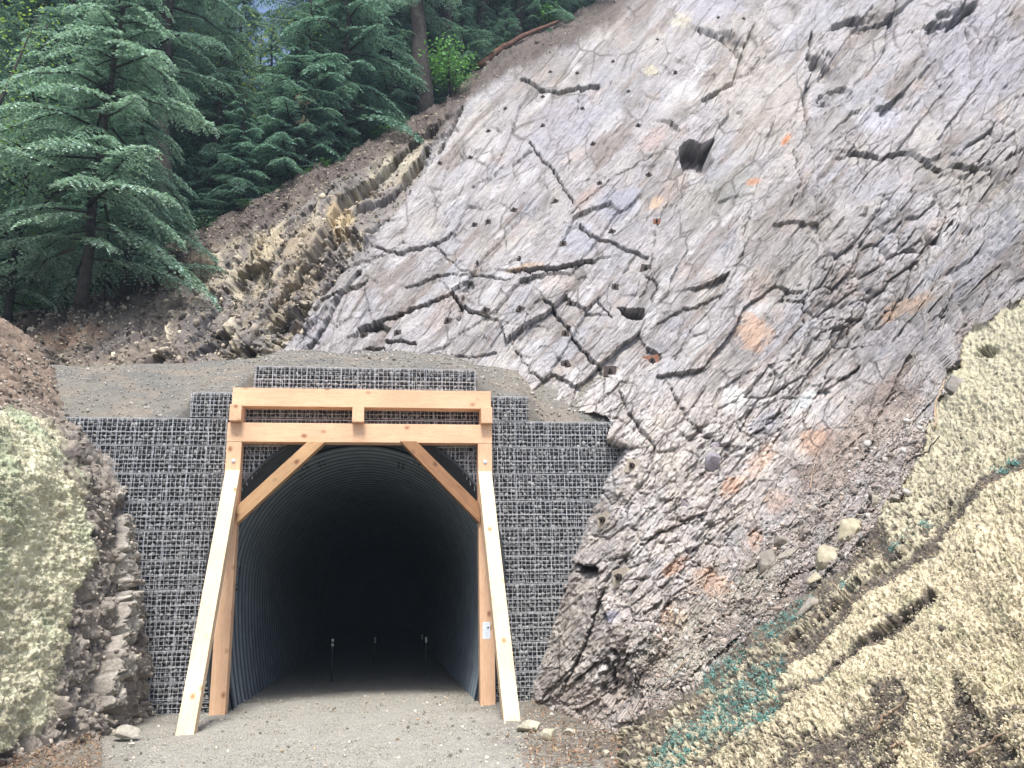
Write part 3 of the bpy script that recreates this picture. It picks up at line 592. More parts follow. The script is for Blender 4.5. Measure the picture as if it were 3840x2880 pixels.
Cb = np.empty(Yb.shape+(3,), np.float32); Cb[:] = (.30, .265, .225)
Cb = mixc(Cb, (.30, .27, .23), sst(0, .35, fbm(sa/.3, Zb/.7, 4, 815))); Cb = mixc(Cb, (.12, .105, .10), sst(.05, .35, fbm(sa/.5, Zb/.4, 4, 816)))
Cb = mixc(Cb, (.26, .19, .14), sst(1650, 1450, byp)*.8)
Cb = mixc(Cb, (.46, .43, .37), slabm*(.6+.35*sst(-.2, .2, fbm(Yb/.2, Zb/.3, 3, 830))))
mcb = np.empty_like(Cb); mcb[:] = (.74, .71, .52)
mcb = mixc(mcb, (.33, .43, .28), sst(.08, .38, fbm(Yb/1.0, Zb/.8, 3, 817)+.25*sst(250, -50, bxp)*sst(2600, 1900, byp)-.02)*.65)
mcb = mixc(mcb, (.30, .26, .19), sst(-.1, .3, fbm(Yb/.6, Zb/.5, 4, 818)+.4*sst(2050, 2650, byp)-.12)*.5)
cv = mb*sst(-.62, -.42, lumpb*.6+.7*fbm(Yb/.06, Zb/.045, 3, 821, .65)+.3*fbm(Yb/.5, Zb/.5, 3, 819)-.25*sst(2100, 2600, byp)+.15)
Cb = mixc(Cb, (.16, .135, .115), mb); Cb = Cb*(1-cv[..., None])+mcb*cv[..., None]
F = grid_faces(*Yb.shape)
link('left_bank', mesh_np('left_bank', Pb2.reshape(-1, 3), F, Cb, True), M_MULCH, kind='structure')
bkm = mb.copy()
def bank(x, y):
    d = (bxp-x)**2+(byp-y)**2; i = np.unravel_index(np.argmin(d), d.shape); return Vector(Pb2[i]), Vector(Nb[i])
print('bank', time.time()-T00)

# ------------------------------------------------------------------ wall constants
YW = .30
ZT = float((atY(600, 1567, YW)[2]+atY(2200, 1583, YW)[2])/2)
ZT1 = float((atY(760, 1467, YW)[2]+atY(1900, 1489, YW)[2])/2); ZT2 = float((atY(1000, 1369, YW)[2]+atY(1700, 1389, YW)[2])/2)
XL1 = float(atY(717, 1500, YW)[0]); XR1 = float(atY(1985, 1520, YW)[0]); XL2 = float(atY(953, 1400, YW)[0]); XR2 = float(atY(1784, 1420, YW)[0])
print('wall tops', ZT, ZT1, ZT2, XL1, XR1, XL2, XR2)
CX, ZCc, RO = 2.25, 2.17, 2.45
CX = float((atY(962, 1798, YW)[0]+atY(1734, 1798, YW)[0])/2); print('CX', CX)
def arch_x(z, R):     # half width of the culvert at height z
    if z >= ZCc: return math.sqrt(max(0, R*R-(z-ZCc)**2))
    return R-.24*((ZCc-z)/ZCc)**2
def arch_pts(R, n=56, zb=-.15):
    pts = []
    for i in range(9): z = zb+(ZCc-zb)*i/9; pts.append((arch_x(z, R), z))
    for i in range(n+1): a_ = math.pi*i/n; pts.append((R*math.cos(a_), ZCc+R*math.sin(a_)))
    for i in range(8, -1, -1): z = zb+(ZCc-zb)*i/9; pts.append((-arch_x(z, R), z))
    return pts
# ------------------------------------------------------------------ soil cap over the culvert
tc_ = [(-900, 17.5), (-400, 18.2), (150, 18.8), (400, 18.8), (700, 18.8), (960, 18.6), (1060, 18.3), (1250, 18.0), (1500, 17.6), (1690, 17.2), (1790, 16.8), (2100, 16.6), (2240, 16.2)]
capb = [at(x, np.interp(x, cx_, cy_), t) for x, t in tc_]+[at(2330, 1480, 15.8), at(2600, 1500, 15.8)]
capb = np.array(capb); xs = np.arange(-7, 9.5, .03)
bYi = np.interp(xs, capb[:, 0], capb[:, 1]); bZi = np.interp(xs, capb[:, 0], capb[:, 2])
zf = ZT+.0*xs+(ZT1-ZT)*sst(XL1-.35, XL1+.15, xs)*sst(XR1+.35, XR1-.15, xs)+(ZT2-ZT1)*sst(XL2-.5, XL2+.15, xs)*sst(XR2+.5, XR2-.15, xs)
u_ = np.concatenate([[-.09, -.05, -.03], np.linspace(-.012, 1, 130), np.linspace(1.02, 2.2, 30)])
Xc, Uc = np.meshgrid(xs, u_); Yc = .46+(bYi-.46)[None]*np.maximum(Uc, -.012)
uu = np.clip(Uc, 0, 1); Zc = (zf-.02)[None]+(bZi-zf)[None]*(uu+.22*uu*(1-uu))-.8*np.clip(Uc-1, 0, 9)
Zc = Zc+.07*fbm(Xc/1.1, Yc/1.1, 4, 901)+.02*fbm(Xc/.14, Yc/.14, 3, 902)+.10*fbm(Xc/2.6, Yc/2.6, 2, 906)
hx, hy = proj(np.stack([Xc, Yc, Zc], -1))
Zc = Zc-np.clip(-.02-Uc, 0, 1)/.07*.5
Zc = Zc-.22*np.exp(-((Xc+3.1)**2+(Yc-2.7)**2)/.02)
Cc = np.empty(Xc.shape+(3,), np.float32); Cc[:] = (.19, .18, .155)
Cc = mixc(Cc, (.145, .145, .135), sst(-.1, .3, fbm(Xc/1.4, Yc/.9, 4, 903))*.8); Cc = mixc(Cc, (.28, .225, .17), sst(0, .3, fbm(Xc/1.2, Yc/.7, 4, 904)+.25*sst(4.5, 6.5, Xc))*.4)
link('soil_mound', mesh_np('soil_mound', np.stack([Xc, Yc, Zc], -1), grid_faces(*Xc.shape), Cc, True), mat_terrain('gravelly_soil', 2.6, .7, .28), kind='structure')

gi = np.random.default_rng(61); ui = gi.integers(4, 130, 7000); xi = gi.integers(0, len(xs), 7000); gp_ = np.stack([Xc[ui, xi], Yc[ui, xi], Zc[ui, xi]], -1)+gi.normal(0, .02, (7000, 3))*[1, 1, .2]; gs_ = gi.uniform(.008, .024, 7000)*(1+1.5*(gi.random(7000) < .04))
V_, F_, C_ = chips(gp_, np.stack([gs_, gs_*.8, gs_*.6], -1), 62, cols=np.array([(.26, .245, .215)])*gi.uniform(.5, 1.7, (7000, 1)))
link('grit', mesh_np('grit', V_, F_, C_), M_STONE, kind='stuff', label='grit and small stones over the soil mound')
# ------------------------------------------------------------------ ground
def mat_path():
    t = NT('crushed_gravel'); v = t.coord('Object')
    n1 = t.noise(v, 42, 3, .7); n2 = t.noise(v, 95, 2, .6); n3 = t.noise(v, .8, 5, .6); n4 = t.noise(v, 6, 4, .6)
    sx = t.a('ShaderNodeSeparateXYZ'); t.l(v, sx.inputs[0])
    ed = t.a('ShaderNodeMath', operation='SUBTRACT'); ed.inputs[1].default_value = 2.0; t.l(sx.outputs[0], ed.inputs[0])
    ab = t.a('ShaderNodeMath', operation='ABSOLUTE'); t.l(ed.outputs[0], ab.inputs[0])
    ad = t.a('ShaderNodeMath', operation='MULTIPLY_ADD'); ad.inputs[1].default_value = 2.6; t.l(n3, ad.inputs[0]); t.l(ab.outputs[0], ad.inputs[2])
    em = t.ramp(ad.outputs[0], [(.0, 0.0), (1.0, 1.0)]); mr = t.a('ShaderNodeMapRange'); mr.inputs['From Min'].default_value = 3.1; mr.inputs['From Max'].default_value = 4.6; t.l(ad.outputs[0], mr.inputs[0])
    c = t.mix((.36, .35, .31), (.19, .175, .15), mr.outputs[0])
    c = t.mix(c, t.ramp(n1, [(.30, .35), (.46, .92), (.7, 1.3)]), 1.0, 'MULTIPLY'); c = t.mix(c, t.ramp(n2, [(.33, .55), (.5, 1.0), (.7, 1.3)]), 1.0, 'MULTIPLY')
    c = t.mix(c, t.ramp(n4, [(.3, .88), (.7, 1.08)]), 1.0, 'MULTIPLY')
    nb = t.bump(n1, .8, .02); nb = t.bump(n2, .6, .01, nb); return t.fin(c, .93, nb, spec=.2)
M_PATH = mat_path()
gxv = np.arange(-2.5, 7.5, .05); gyv = np.arange(-16, 12, .05); Xg, Yg = np.meshgrid(gxv, gyv)
Zg = .03*fbm(Xg/.9, Yg/1.6, 3, 910)+.012*fbm(Xg/.35, Yg/.5, 2, 915)+.008*fbm(Xg/.15, Yg/.15, 3, 911)+.05*sst(4.0, 5.2, Xg)*np.abs(fbm(Xg/.3, Yg/.3, 3, 912))
link('gravel_path', mesh_np('gravel_path', np.stack([Xg, Yg, Zg], -1), grid_faces(*Xg.shape), None, True), M_PATH, kind='structure')
gm = MB(); gm.f.append([0, 1, 2, 3]); gm.v += [Vector(p) for p in ((-600, -600, -.5), (600, -600, -.5), (600, 900, -.5), (-600, 900, -.5))]
link('ground', gm.mesh('ground'), simple('earth', (.10, .085, .06), .95, 0, .4, .8), kind='structure')
tf = MB(); tf.poly_prism([(-.6, 11.9, -.02), (5.1, 11.9, -.02), (5.1, 75, -.02), (-.6, 75, -.02)], (0, 0, -.1))
link('tunnel_floor', tf.mesh('tunnel_floor'), M_PATH, kind='structure')
# loose gravel
n = 26000; gx2 = rng.uniform(-1.3, 5.6, n); gy2 = -14.5+7.2+rng.random(n)**1.2*9.6
sz = rng.uniform(.003, .009, n)*(1+2.2*(rng.random(n) < .02)); edge = np.exp(-((gx2-4.7)/.8)**2); sz *= 1+.9*edge*rng.random(n)
cc = np.array([(.42, .40, .34)])*rng.uniform(.35, 1.45, (n, 1)); cc = cc*np.where(rng.random((n, 1)) < .1, [[1.0, .8, .6]], [[1, 1, 1]])
V_, F_, C_ = stones(np.stack([gx2, gy2, sz*.35], -1), np.stack([sz, sz*rng.uniform(.6, 1, n), sz*.7], -1), 3, cols=cc)
link('gravel', mesh_np('gravel', V_, F_, C_), M_STONE, kind='stuff', label='small crushed stones strewn over the path surface')

# ------------------------------------------------------------------ culvert
cul = empty('culvert', (CX, YW, 0), 'large arched corrugated steel culvert forming the dark tunnel bore', 'culvert')
def sweep(prof, closed=False):   # prof: list of (R, y)
    rows = []
    for R, y in prof: rows.append([(x, y-YW, z) for x, z in arch_pts(R)])
    V = np.array(rows); cc_ = None
    if len(prof) > 60:      # shade of the corrugation painted in: pale crests, darkened valleys
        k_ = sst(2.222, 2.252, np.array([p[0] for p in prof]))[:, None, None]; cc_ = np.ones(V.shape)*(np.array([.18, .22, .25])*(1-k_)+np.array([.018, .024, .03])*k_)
    return mesh_np('x', V.reshape(-1, 3), grid_faces(V.shape[0], V.shape[1]), cc_, True)
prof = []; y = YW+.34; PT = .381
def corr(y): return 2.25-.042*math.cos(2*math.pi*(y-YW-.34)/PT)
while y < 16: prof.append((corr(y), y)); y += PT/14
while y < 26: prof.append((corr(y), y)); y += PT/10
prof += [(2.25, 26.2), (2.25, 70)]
link('corrugated_liner', sweep(prof), mat_attr('shade_ringed_steel', .5, .25, 3, .1, .01), cul)
link('end_collar', sweep([(RO+.03, YW+.3), (RO+.035, YW-.055), (RO+.0, YW-.06), (RO-.02, YW-.02), (2.335, YW+.34), (2.24, YW+.345)]), M_COLLAR, cul)
eb = MB(); eb.box((-2.8, 69, -.2), (2.8, 69.3, 5)); link('far_end', eb.mesh('far_end'), M_COLLAR, cul)
for ang, y0 in [(62, 0), (118, .3), (128, .0), (50, .45), (110, .9), (70, 1.2), (121, 1.3), (176, .5), (184, .2), (4, .4), (-4, .8)]:
    sb = MB()
    for kx in range(2):
        for j in range(4 if ang < 170 else 5):
            yq = .40+y0+.1905*j; aa = math.radians(ang+kx*2.2+(j % 2)*.5)
            c = Vector((2.235*math.cos(aa), yq, ZCc+2.235*math.sin(aa)))
            nn = Vector((-math.cos(aa), 0, -math.sin(aa))); sb.tube([c-nn*.03, c+nn*.03], .02, 6)
    link('bolt_cluster', sb.mesh('bolt_cluster'), M_COLLAR, cul)
# ------------------------------------------------------------------ wire faced stone wall
wall = empty('gabion_wall', (2.25, YW, 0), 'wire mesh retaining wall packed with dark stones around the culvert', 'retaining wall')
O = np.array([2.25, YW, 0]); NC = 10; hC = ZT/NC*1.0
def inside_arch(x, z, R=RO+.05): return z < ZCc+R and abs(x-CX) < arch_x(z, R)
wr = random.Random(5)
def wires(mb, x0, x1, z0, z1, first, dens=1.0):
    r = .0030
    def hline(z, rr=r, dy=0, sl=0):
        segs = [(x0, x1)]
        if z < ZCc+RO: hw = arch_x(z, RO+.045); segs = [(x0, min(x1, CX-hw)), (max(x0, CX+hw), x1)]
        for a_, b_ in segs:
            if b_-a_ < .1: continue
            npt = max(2, int((b_-a_)/.6)); pts = [(a_+(b_-a_)*i/npt, dy-.012+wr.uniform(-.008, .008), z+sl*(i/npt)+wr.uniform(-.006, .006)) for i in range(npt+1)]
            mb.tube([(p[0]-O[0], p[1], p[2]) for p in pts], rr, 4)
    nz_ = max(2, int(round((z1-z0)/.074)))
    for i in range(nz_+1): hline(z0+(z1-z0)*i/nz_, r*1.15 if i in (0, nz_) else r)
    hline(z1-.012, r, -.03); hline(z0+(z1-z0)*.46, r*1.3, -.03)
    x = x0+.01; i = 0
    while x <= x1:
        zb_ = z0
        for xx_, rr_, zz0, zz1 in ((x, r, z0, z1),)+(((x+.017, r*1.2, z0, z1),) if i % 4 == 0 else ())+(((x+.03, r, z0, z0+(z1-z0)*wr.uniform(.3, .55)),) if wr.random() < .12 else ()):
            R = RO+.045
            if abs(xx_-CX) < R:
                ztop = ZCc+math.sqrt(R*R-(xx_-CX)**2)
                if zz1 > ztop: zz0 = max(zz0, ztop)
                elif zz1 > ZCc or abs(xx_-CX) < arch_x(zz1, R): continue
            if zz1-zz0 < .03: continue
            lean = wr.uniform(-.012, .012)
            mb.tube([(xx_-O[0], -.006, zz0), (xx_+lean*.5-O[0], -.012+wr.uniform(-.01, .004), (zz0+zz1)/2), (xx_+lean-O[0], -.004, zz1)], rr_, 4)
        x += .074+wr.uniform(-.004, .004); i += 1
    if first:   # lid folded back over the top
        x = x0+.01
        while x <= x1: mb.tube([(x-O[0], -.01, z1), (x-O[0], .35, z1+.01)], r, 4); x += .063
        for yv in (.07, .14, .21, .28): mb.tube([(x0-O[0], yv, z1+.006), (x1-O[0], yv, z1+.006)], r, 4)
M_FILL = mat_attr('dark_fill_stone', .85, .3, 22, .4, .01)
tiers = [(-3.35, 7.5, i*hC, (i+1)*hC, i == NC-1) for i in range(NC)]
tiers += [(XL1, XR1, ZT+.01, ZT1, True), (XL2, XR2, ZT1+.01, ZT2, True)]
if ZT2-ZT1 > .6: pass
for ti, (x0, x1, z0, z1, top) in enumerate(tiers):
    mb = MB(); wires(mb, x0, x1, z0+.012, z1-.006, top)
    if ti == 9:
        for s_ in (-1, 1):
            for k_ in range(9): mb.tube([(CX+s_*(1.55+.07*k_)-O[0], -.03, ZCc+1.95-.10*k_), (CX+s_*(1.75+.05*k_+wr.uniform(-.2, .2))-O[0], -.04, ZCc+2.15-.03*k_+wr.uniform(-.1, .2))], .003, 4)
    if ti < 9 and ti > 1 and ti % 2 == 0:
        xa = -1.6-.12*(ti-4) if ti > 4 else -1.15
        mb.tube([(xa-.35-O[0], -.06, z1+.1), (xa-.1-O[0], -.12, (z0+z1)/2), (xa+.1-O[0], -.05, z0-.1)], .004, 4)
    b_ = link('basket', mb.mesh('basket'), M_WIRE, wall)
    sp = .066; cols_ = int((x1-x0)/sp); rows_ = max(3, int(round((z1-z0)/sp)))
    gx3, gz3 = np.meshgrid(np.arange(cols_), np.arange(rows_)); gx3 = gx3.ravel(); gz3 = gz3.ravel()
    px_ = x0+(gx3+.5+.5*(gz3 % 2))*sp+rng.uniform(-.018, .018, len(gx3)); pz_ = z0+(gz3+.5)*(z1-z0)/rows_+rng.uniform(-.014, .014, len(gx3)); py_ = .045+rng.uniform(-.012, .03, len(gx3))
    ok = np.array([not inside_arch(a_, b2) for a_, b2 in zip(px_, pz_)]) & (px_ < x1)
    px_, py_, pz_ = px_[ok], py_[ok], pz_[ok]; n = len(px_); s0 = rng.uniform(.026, .046, n)
    cc = np.array([(.18, .182, .178)])*rng.uniform(.35, 1.8, (n, 1)); li = rng.random(n) < .03; cc[li] *= 1.5
    V_, F_, C_ = stones(np.stack([px_-O[0], py_, pz_], -1), np.stack([s0, s0*.8, s0*rng.uniform(.65, 1, n)], -1), 50+ti, cols=cc)
    so = link('stone_fill', mesh_np('stone_fill', V_, F_, C_), M_FILL, b_); so['kind'] = 'stuff'
    if top:
        n = int((x1-x0)*60); V_, F_, C_ = stones(np.stack([rng.uniform(x0, x1, n)-O[0], rng.uniform(.03, .4, n), z1-.03+rng.uniform(-.02, .012, n)], -1), np.full((n, 3), .04), 80+ti, cols=np.full((n, 3), .13)); so2 = link('lid_stones', mesh_np('lid_stones', V_, F_, C_), M_FILL, b_); so2['kind'] = 'stuff'
bk = MB()     # fabric backing behind the stones, with the arch cut out
app = arch_pts(RO+.02); 
bkv = [(-3.6-O[0], .10, -.2)]+[(x+CX-O[0], .10, z) for x, z in reversed(app)]+[(7.7-O[0], .10, -.2), (7.7-O[0], .10, ZT-.03), (XR1-.03-O[0], .10, ZT-.03), (XR1-.03-O[0], .10, ZT1-.03), (XR2-.03-O[0], .10, ZT1-.03), (XR2-.03-O[0], .10, ZT2-.03), (XL2+.03-O[0], .10, ZT2-.03), (XL2+.03-O[0], .10, ZT1-.03), (XL1+.03-O[0], .10, ZT1-.03), (XL1+.03-O[0], .10, ZT-.03), (-3.6-O[0], .10, ZT-.03)]
bk.poly_prism(bkv, (0, .12, 0)); link('fabric_backing', bk.mesh('fabric_backing'), M_COLLAR, wall)
print('wall', time.time()-T00)

# ------------------------------------------------------------------ timber frame
SPN, PW, ZB, ZBT, ZUB, ZUT = 4.491, .246, 4.318, 4.651, 4.94, 5.263
fr = empty('timber_portal_frame', (SPN/2, 0, 0), 'freshly sawn timber frame of posts and beams before the tunnel mouth', 'timber frame')
FO = Vector((SPN/2, 0, 0))
def timber(name, lo, hi, mat=None, axis=0, bevel=.006, label=None):
    lo = Vector(lo); hi = Vector(hi); c = (lo+hi)/2; d = (hi-lo)
    ax = {0: Matrix(((1, 0, 0), (0, 1, 0), (0, 0, 1))), 1: Matrix(((0, -1, 0), (1, 0, 0), (0, 0, 1))), 2: Matrix(((0, 0, -1), (0, 1, 0), (1, 0, 0)))}[axis]
    dl = ax.transposed()@d; dl = Vector([abs(v) for v in dl]); b = MB(); b.box(-dl/2, dl/2)
    o = link(name, b.mesh(name, bevel), mat or M_WOOD, fr); o.matrix_local = Matrix.Translation(c-FO)@ax.to_4x4()
    if label: o['label'] = label
    return o
timber('post', (0, 0, -.05), (PW, .25, ZB), axis=2); timber('post', (SPN-PW, 0, -.05), (SPN, .25, ZB), axis=2)
timber('lower_beam', (-.004, -.004, ZB+.002), (SPN+.004, .252, ZBT)); timber('upper_beam', (.045, 0, ZUB), (SPN-.006, .25, ZUT))
for xa, xb in ((.04, .235), (2.07, 2.27), (SPN-.20, SPN-.002)): timber('spacer_block', (xa, -.15, ZBT+.002), (xb, .26, ZUB-.002), axis=1)
def prism(name, poly, ext, mat, axdir):
    """poly: world points; ext: extrude vector; axdir: grain direction"""
    a_ = Vector(axdir).normalized(); e = Vector(ext).normalized(); c3 = a_.cross(e).normalized(); e = c3.cross(a_)
    R = Matrix((a_, e, c3)).transposed(); c = sum((Vector(p) for p in poly), Vector())/len(poly)
    b = MB(); b.poly_prism([R.transposed()@(Vector(p)-c) for p in poly], R.transposed()@Vector(ext))
    o = link(name, b.mesh(name, .006), mat, fr); o.matrix_local = Matrix.Translation(c-FO)@R.to_4x4(); return o
YF1 = float(atground(690, 2759)[1]); YF2 = float(atground(1922, 2706)[1]); print('rakers', YF1, YF2)
zr1 = float(atY(877, 1762, 0)[2]); zr2 = float(atY(1818, 1767, 0)[2])
for (xt, xf, yf, zt_) in ((.012, float(atground(690, 2759)[0])-.115, YF1, zr1), (SPN-.245, float(atground(1922, 2706)[0])-.115, YF2, zr2)):
    dr = Vector((xf-xt, yf, -zt_)); n_ = Vector((0, zt_, yf)).normalized()*.20; n_ = Vector((0, n_.y, n_.z))
    # underside is shifted towards the wall
    import math as _m
    Lh = .20/_m.sin(_m.atan2(abs(yf), zt_)); Lf = .20/_m.sin(_m.atan2(zt_, abs(yf)))
    b_ = [(xt, -.003, zt_), (xt, -.003, zt_-Lh), (xf, yf+Lf, -.03), (xf, yf, -.03)]
    prism('raking_brace', b_, (.232, 0, 0), M_WOODLIT, dr)
def kb(pts, mat, lab=None):
    P_ = [Vector(atY(x, y, -.055)) for x, y in pts]; d = (P_[0]+P_[1]-P_[2]-P_[3])
    o = prism('knee_brace', P_, (0, .22, 0), mat, d)
    if lab: o['label'] = lab
kb([(1154, 1655), (1219, 1657), (889, 1962), (882, 1903)], M_WOODB if False else mat_wood('weathered_timber', (.56, .36, .19), (.42, .25, .13), (.18, .08, .04)), None)
kb([(1500, 1654), (1561, 1654), (1805, 1896), (1800, 1962)], M_WOODB, 'brown stained knee brace')
for x, y, xc in ((873, 1728, .13), (1818, 1732, SPN-.125)):
    z = float(atY(x, y, 0)[2]); b = MB(); b.tube([(0, .02, 0), (0, -.012, 0)], .032, 14); b.tube([(0, -.012, 0), (0, -.03, 0)], .016, 8)
    o = link('bolt', b.mesh('bolt', .002), M_BOLT, fr); o.location = Vector((xc, -.001, z))-FO
# notice plate
c = atY(1824, 2364, -.004); npl = empty('notice_plate', c, 'small white notice with dark emblem screwed to the right post', 'sign')
b = MB(); b.box((-.064, 0, -.135), (.064, .004, .135)); pm = simple('white_plate', (.78, .84, .90), .35, 0, .03, 4); link('plate', b.mesh('plate', .001), pm, npl)
ink = simple('dark_ink', (.06, .09, .10), .6, 0, .1, 4); inkl = simple('grey_ink', (.45, .52, .56), .6, 0, .1, 4)
b = MB(); b.poly_prism([(.045, -.003, .066), (.045, -.003, .03), (-.0, -.003, .028), (.024, -.003, .042), (.0, -.003, .058), (.03, -.003, .057)], (0, .002, 0)); link('emblem', b.mesh('emblem'), ink, npl)
b = MB(); rr = random.Random(2)
for z_ in (.108, .096, .012, -.03, -.042, -.053, -.075, -.085): x_ = rr.uniform(-.05, -.03); b.box((x_, -.002, z_-.0018), (rr.uniform(.02, .05), .001, z_+.0018))
b.box((-.02, -.0025, -.115), (-.012, .001, -.104)); b.poly_prism([(-.004, -.0025, -.116), (.02, -.0025, -.116), (.008, -.0025, -.104)], (0, .003, 0)); b.box((-.05, -.0025, -.004), (.05, .001, -.002))
link('lettering', b.mesh('lettering'), inkl, npl)
for sx_ in (-.056, .056):
    for sz_ in (-.126, .003, .126):
        b = MB(); b.tube([(sx_, .001, sz_), (sx_, -.004, sz_)], .004, 8); link('screw', b.mesh('screw'), M_RUST, npl)
# ------------------------------------------------------------------ marker posts in the bore
refl = simple('white_reflector', (.62, .62, .60), .4, 0, .03, 5); pdk = simple('dark_post', (.012, .013, .015), .6, 0, .1, 5)
for (x, ya, yb, t, one, lab) in ((1248, 2401, 2418, 20, 0, 'slim dark marker post with two white patches, leftmost inside the tunnel'), (1407, 2394, 2406, 25, 0, 'slim dark marker post with two small white patches in the middle of the tunnel'),
                                 (1583, 2384, 2394, 28, 0, 'faint marker post with two tiny patches, just behind the post with the tall patch'), (1598, 2399, 2399, 21, 1, 'slim dark marker post with one tall white patch, on the right in the tunnel')):
    a_ = at(x, ya, t); b2 = at(x, yb, t); mk = empty('marker_post', (a_[0], a_[1], 0), lab, 'marker post', 'marker posts inside the tunnel')
    b = MB(); b.box((-.022, 0, -.02), (.022, .02, a_[2]+.05)); link('stake', b.mesh('stake', .004), pdk, mk)
    hs = [(a_[2], .062)] if one else [(a_[2], .03), (b2[2], .03)]
    for z_, h_ in hs: b = MB(); b.box((-.026, -.006, z_-h_), (.026, -.0005, z_+h_)); link('reflector', b.mesh('reflector', .002), refl, mk)
print('frame', time.time()-T00)
# ------------------------------------------------------------------ rock bolts
def basis(n):
    n = n.normalized(); a_ = Vector((0, 0, 1)).cross(n)
    a_ = a_.normalized() if a_.length > .05 else Vector((1, 0, 0)); return a_, n.cross(a_), n
def anchor(x, y, big, label, matp, half=.10, soil=True):
    p, n_ = hill(x, y)
    nn = Vector(n_); nn = (nn+Vector((-.15, -.7, -.15))).normalized(); a_, b2, c_ = basis(nn)
    R = Matrix((a_, b2, c_)).transposed().to_4x4() @ Matrix.Rotation(random.uniform(-.6, .6), 4, 'Z')
    e = empty('rock_bolt', p+nn*.05, label, 'rock bolt', 'rock bolts drilled into the slope'); e.matrix_world = Matrix.Translation(p+nn*.03) @ R
    b = MB(); b.box((-half, -half, 0), (half, half, .022)); link('bearing_plate', b.mesh('bearing_plate', .003), matp, e)
    b = MB(); b.tube([(0, 0, .01), (0, 0, .06)], half*.42, 6); b.tube([(0, 0, .05), (0, 0, .13)], half*.17, 8); link('threaded_bar', b.mesh('threaded_bar'), M_RUST, e)
    if soil:
        k = 16; b = MB(); ring = []
        rb = random.Random(int(x)); pts = [(math.cos(2*math.pi*i/k)*half*rb.uniform(1.05, 1.7), math.sin(2*math.pi*i/k)*half*rb.uniform(1.0, 1.5)) for i in range(k)]
        b.v += [Vector((x_, y_, -.06)) for x_, y_ in pts]+[Vector((x_*.75, y_*.75, .0)) for x_, y_ in pts]+[Vector((0, 0, .01))]
        for i in range(k): j = (i+1) % k; b.f.append([i, j, k+j, k+i]); b.f.append([k+i, k+j, 2*k])
        link('grout_pad', b.mesh('grout_pad', smooth=True), M_SHOT, e)
    return e
RB = [(r2, 35, 1135, 'small bolt plate at the left tip of the tan lipped ledge crack'), (r2, 135, 545, 'small bolt plate above the upper end of the long diagonal crack left of centre'), (r2, 305, 475, 'bolt plate on the smooth grey face, between the kinked upper crack and the long ledge'), (r2, 350, 625, 'bolt plate in the smooth face above the middle of the long rising ledge'),
      (r2, 500, 405, 'bolt plate in the open smooth face right of the kinked upper crack'), (r2, 705, 320, 'bolt plate high on the smooth face, nearest the broken chute'), (r2, 545, 555, 'bolt plate above the upper end of the long rising ledge'), (r2, 222, 1065, 'bolt plate between the tan lipped ledge and the bluish patch above it'),
      (r2, 432, 1000, 'bolt plate just above the jagged joint below the bluish patch'), (r2, 445, 1240, 'bolt plate up and left of the square black hollow'), (r2, 252, 1308, 'bolt plate right of the top of the lower diagonal crack'), (r2, 35, 1350, 'bolt plate left of the top of the lower diagonal crack'),
      (r2, 232, 1450, 'bolt plate with white grout, left of the middle of the lower diagonal crack'), (r2, 232, 1588, 'bolt plate closest above the crest of the soil mound'), (r2, 10, 915, 'bolt plate on the face left of the lower end of the long diagonal crack'), (r2, 190, 870, 'bolt plate beside the lower end of the long diagonal crack'),
      (r2, 380, 800, 'bolt plate on the reddish streak under the long rising ledge'), (r2, 590, 762, 'bolt plate left of the deep black pocket beneath the ledge end'), (r2, 885, 95, 'left of two small bolt plates near the top of the photo'), (r2, 995, 95, 'right of two small bolt plates near the top of the photo'),
      (r2, 135, 410, 'bolt plate just under the left half of the kinked upper crack'), (r2, 168, 315, 'bolt plate just above the kink of the kinked upper crack'), (r2, 280, 325, 'bolt plate above the right half of the kinked upper crack'), (r2, 440, 262, 'bolt plate up the face right of the kinked upper crack, lower of a pair'), (r2, 625, 180, 'bolt plate left of the short wide crack near the top'),
      (r1, 2100, 1365, 'bolt plate under the dark overhang left of the lower diagonal crack'), (r1, 1935, 1385, 'bolt plate on the tan panel above the soil mound'), (r1, 1355, 1335, 'leftmost bolt plate, at the foot of the slab by the rubble gully'), (r1, 1570, 1450, 'left of two bolt plates in brown rust stains just above the soil mound'), (r1, 1725, 1450, 'right of two bolt plates in brown rust stains just above the soil mound'),
      (r1, 2110, 968, 'right of a close pair of bolt plates on the left part of the slab'), (r1, 2050, 972, 'left of a close pair of bolt plates on the left part of the slab'), (r1, 2185, 480, 'bolt plate on the upper left face below the shrub'), (r1, 2110, 565, 'bolt plate near the left edge of the upper slab'), (r1, 2030, 680, 'bolt plate beside the left edge of the slab above the curved ledge'), (r1, 1905, 720, 'bolt plate right on the left edge of the slab'), (r1, 1890, 1195, 'bolt plate below the curved ledge at the left of the slab')]
for i, (f, a_, b_, lab) in enumerate(RB):
    x, y = f((a_, b_))[0]; anchor(x, y, 0, lab, M_RUST, .085, soil=y > 700)
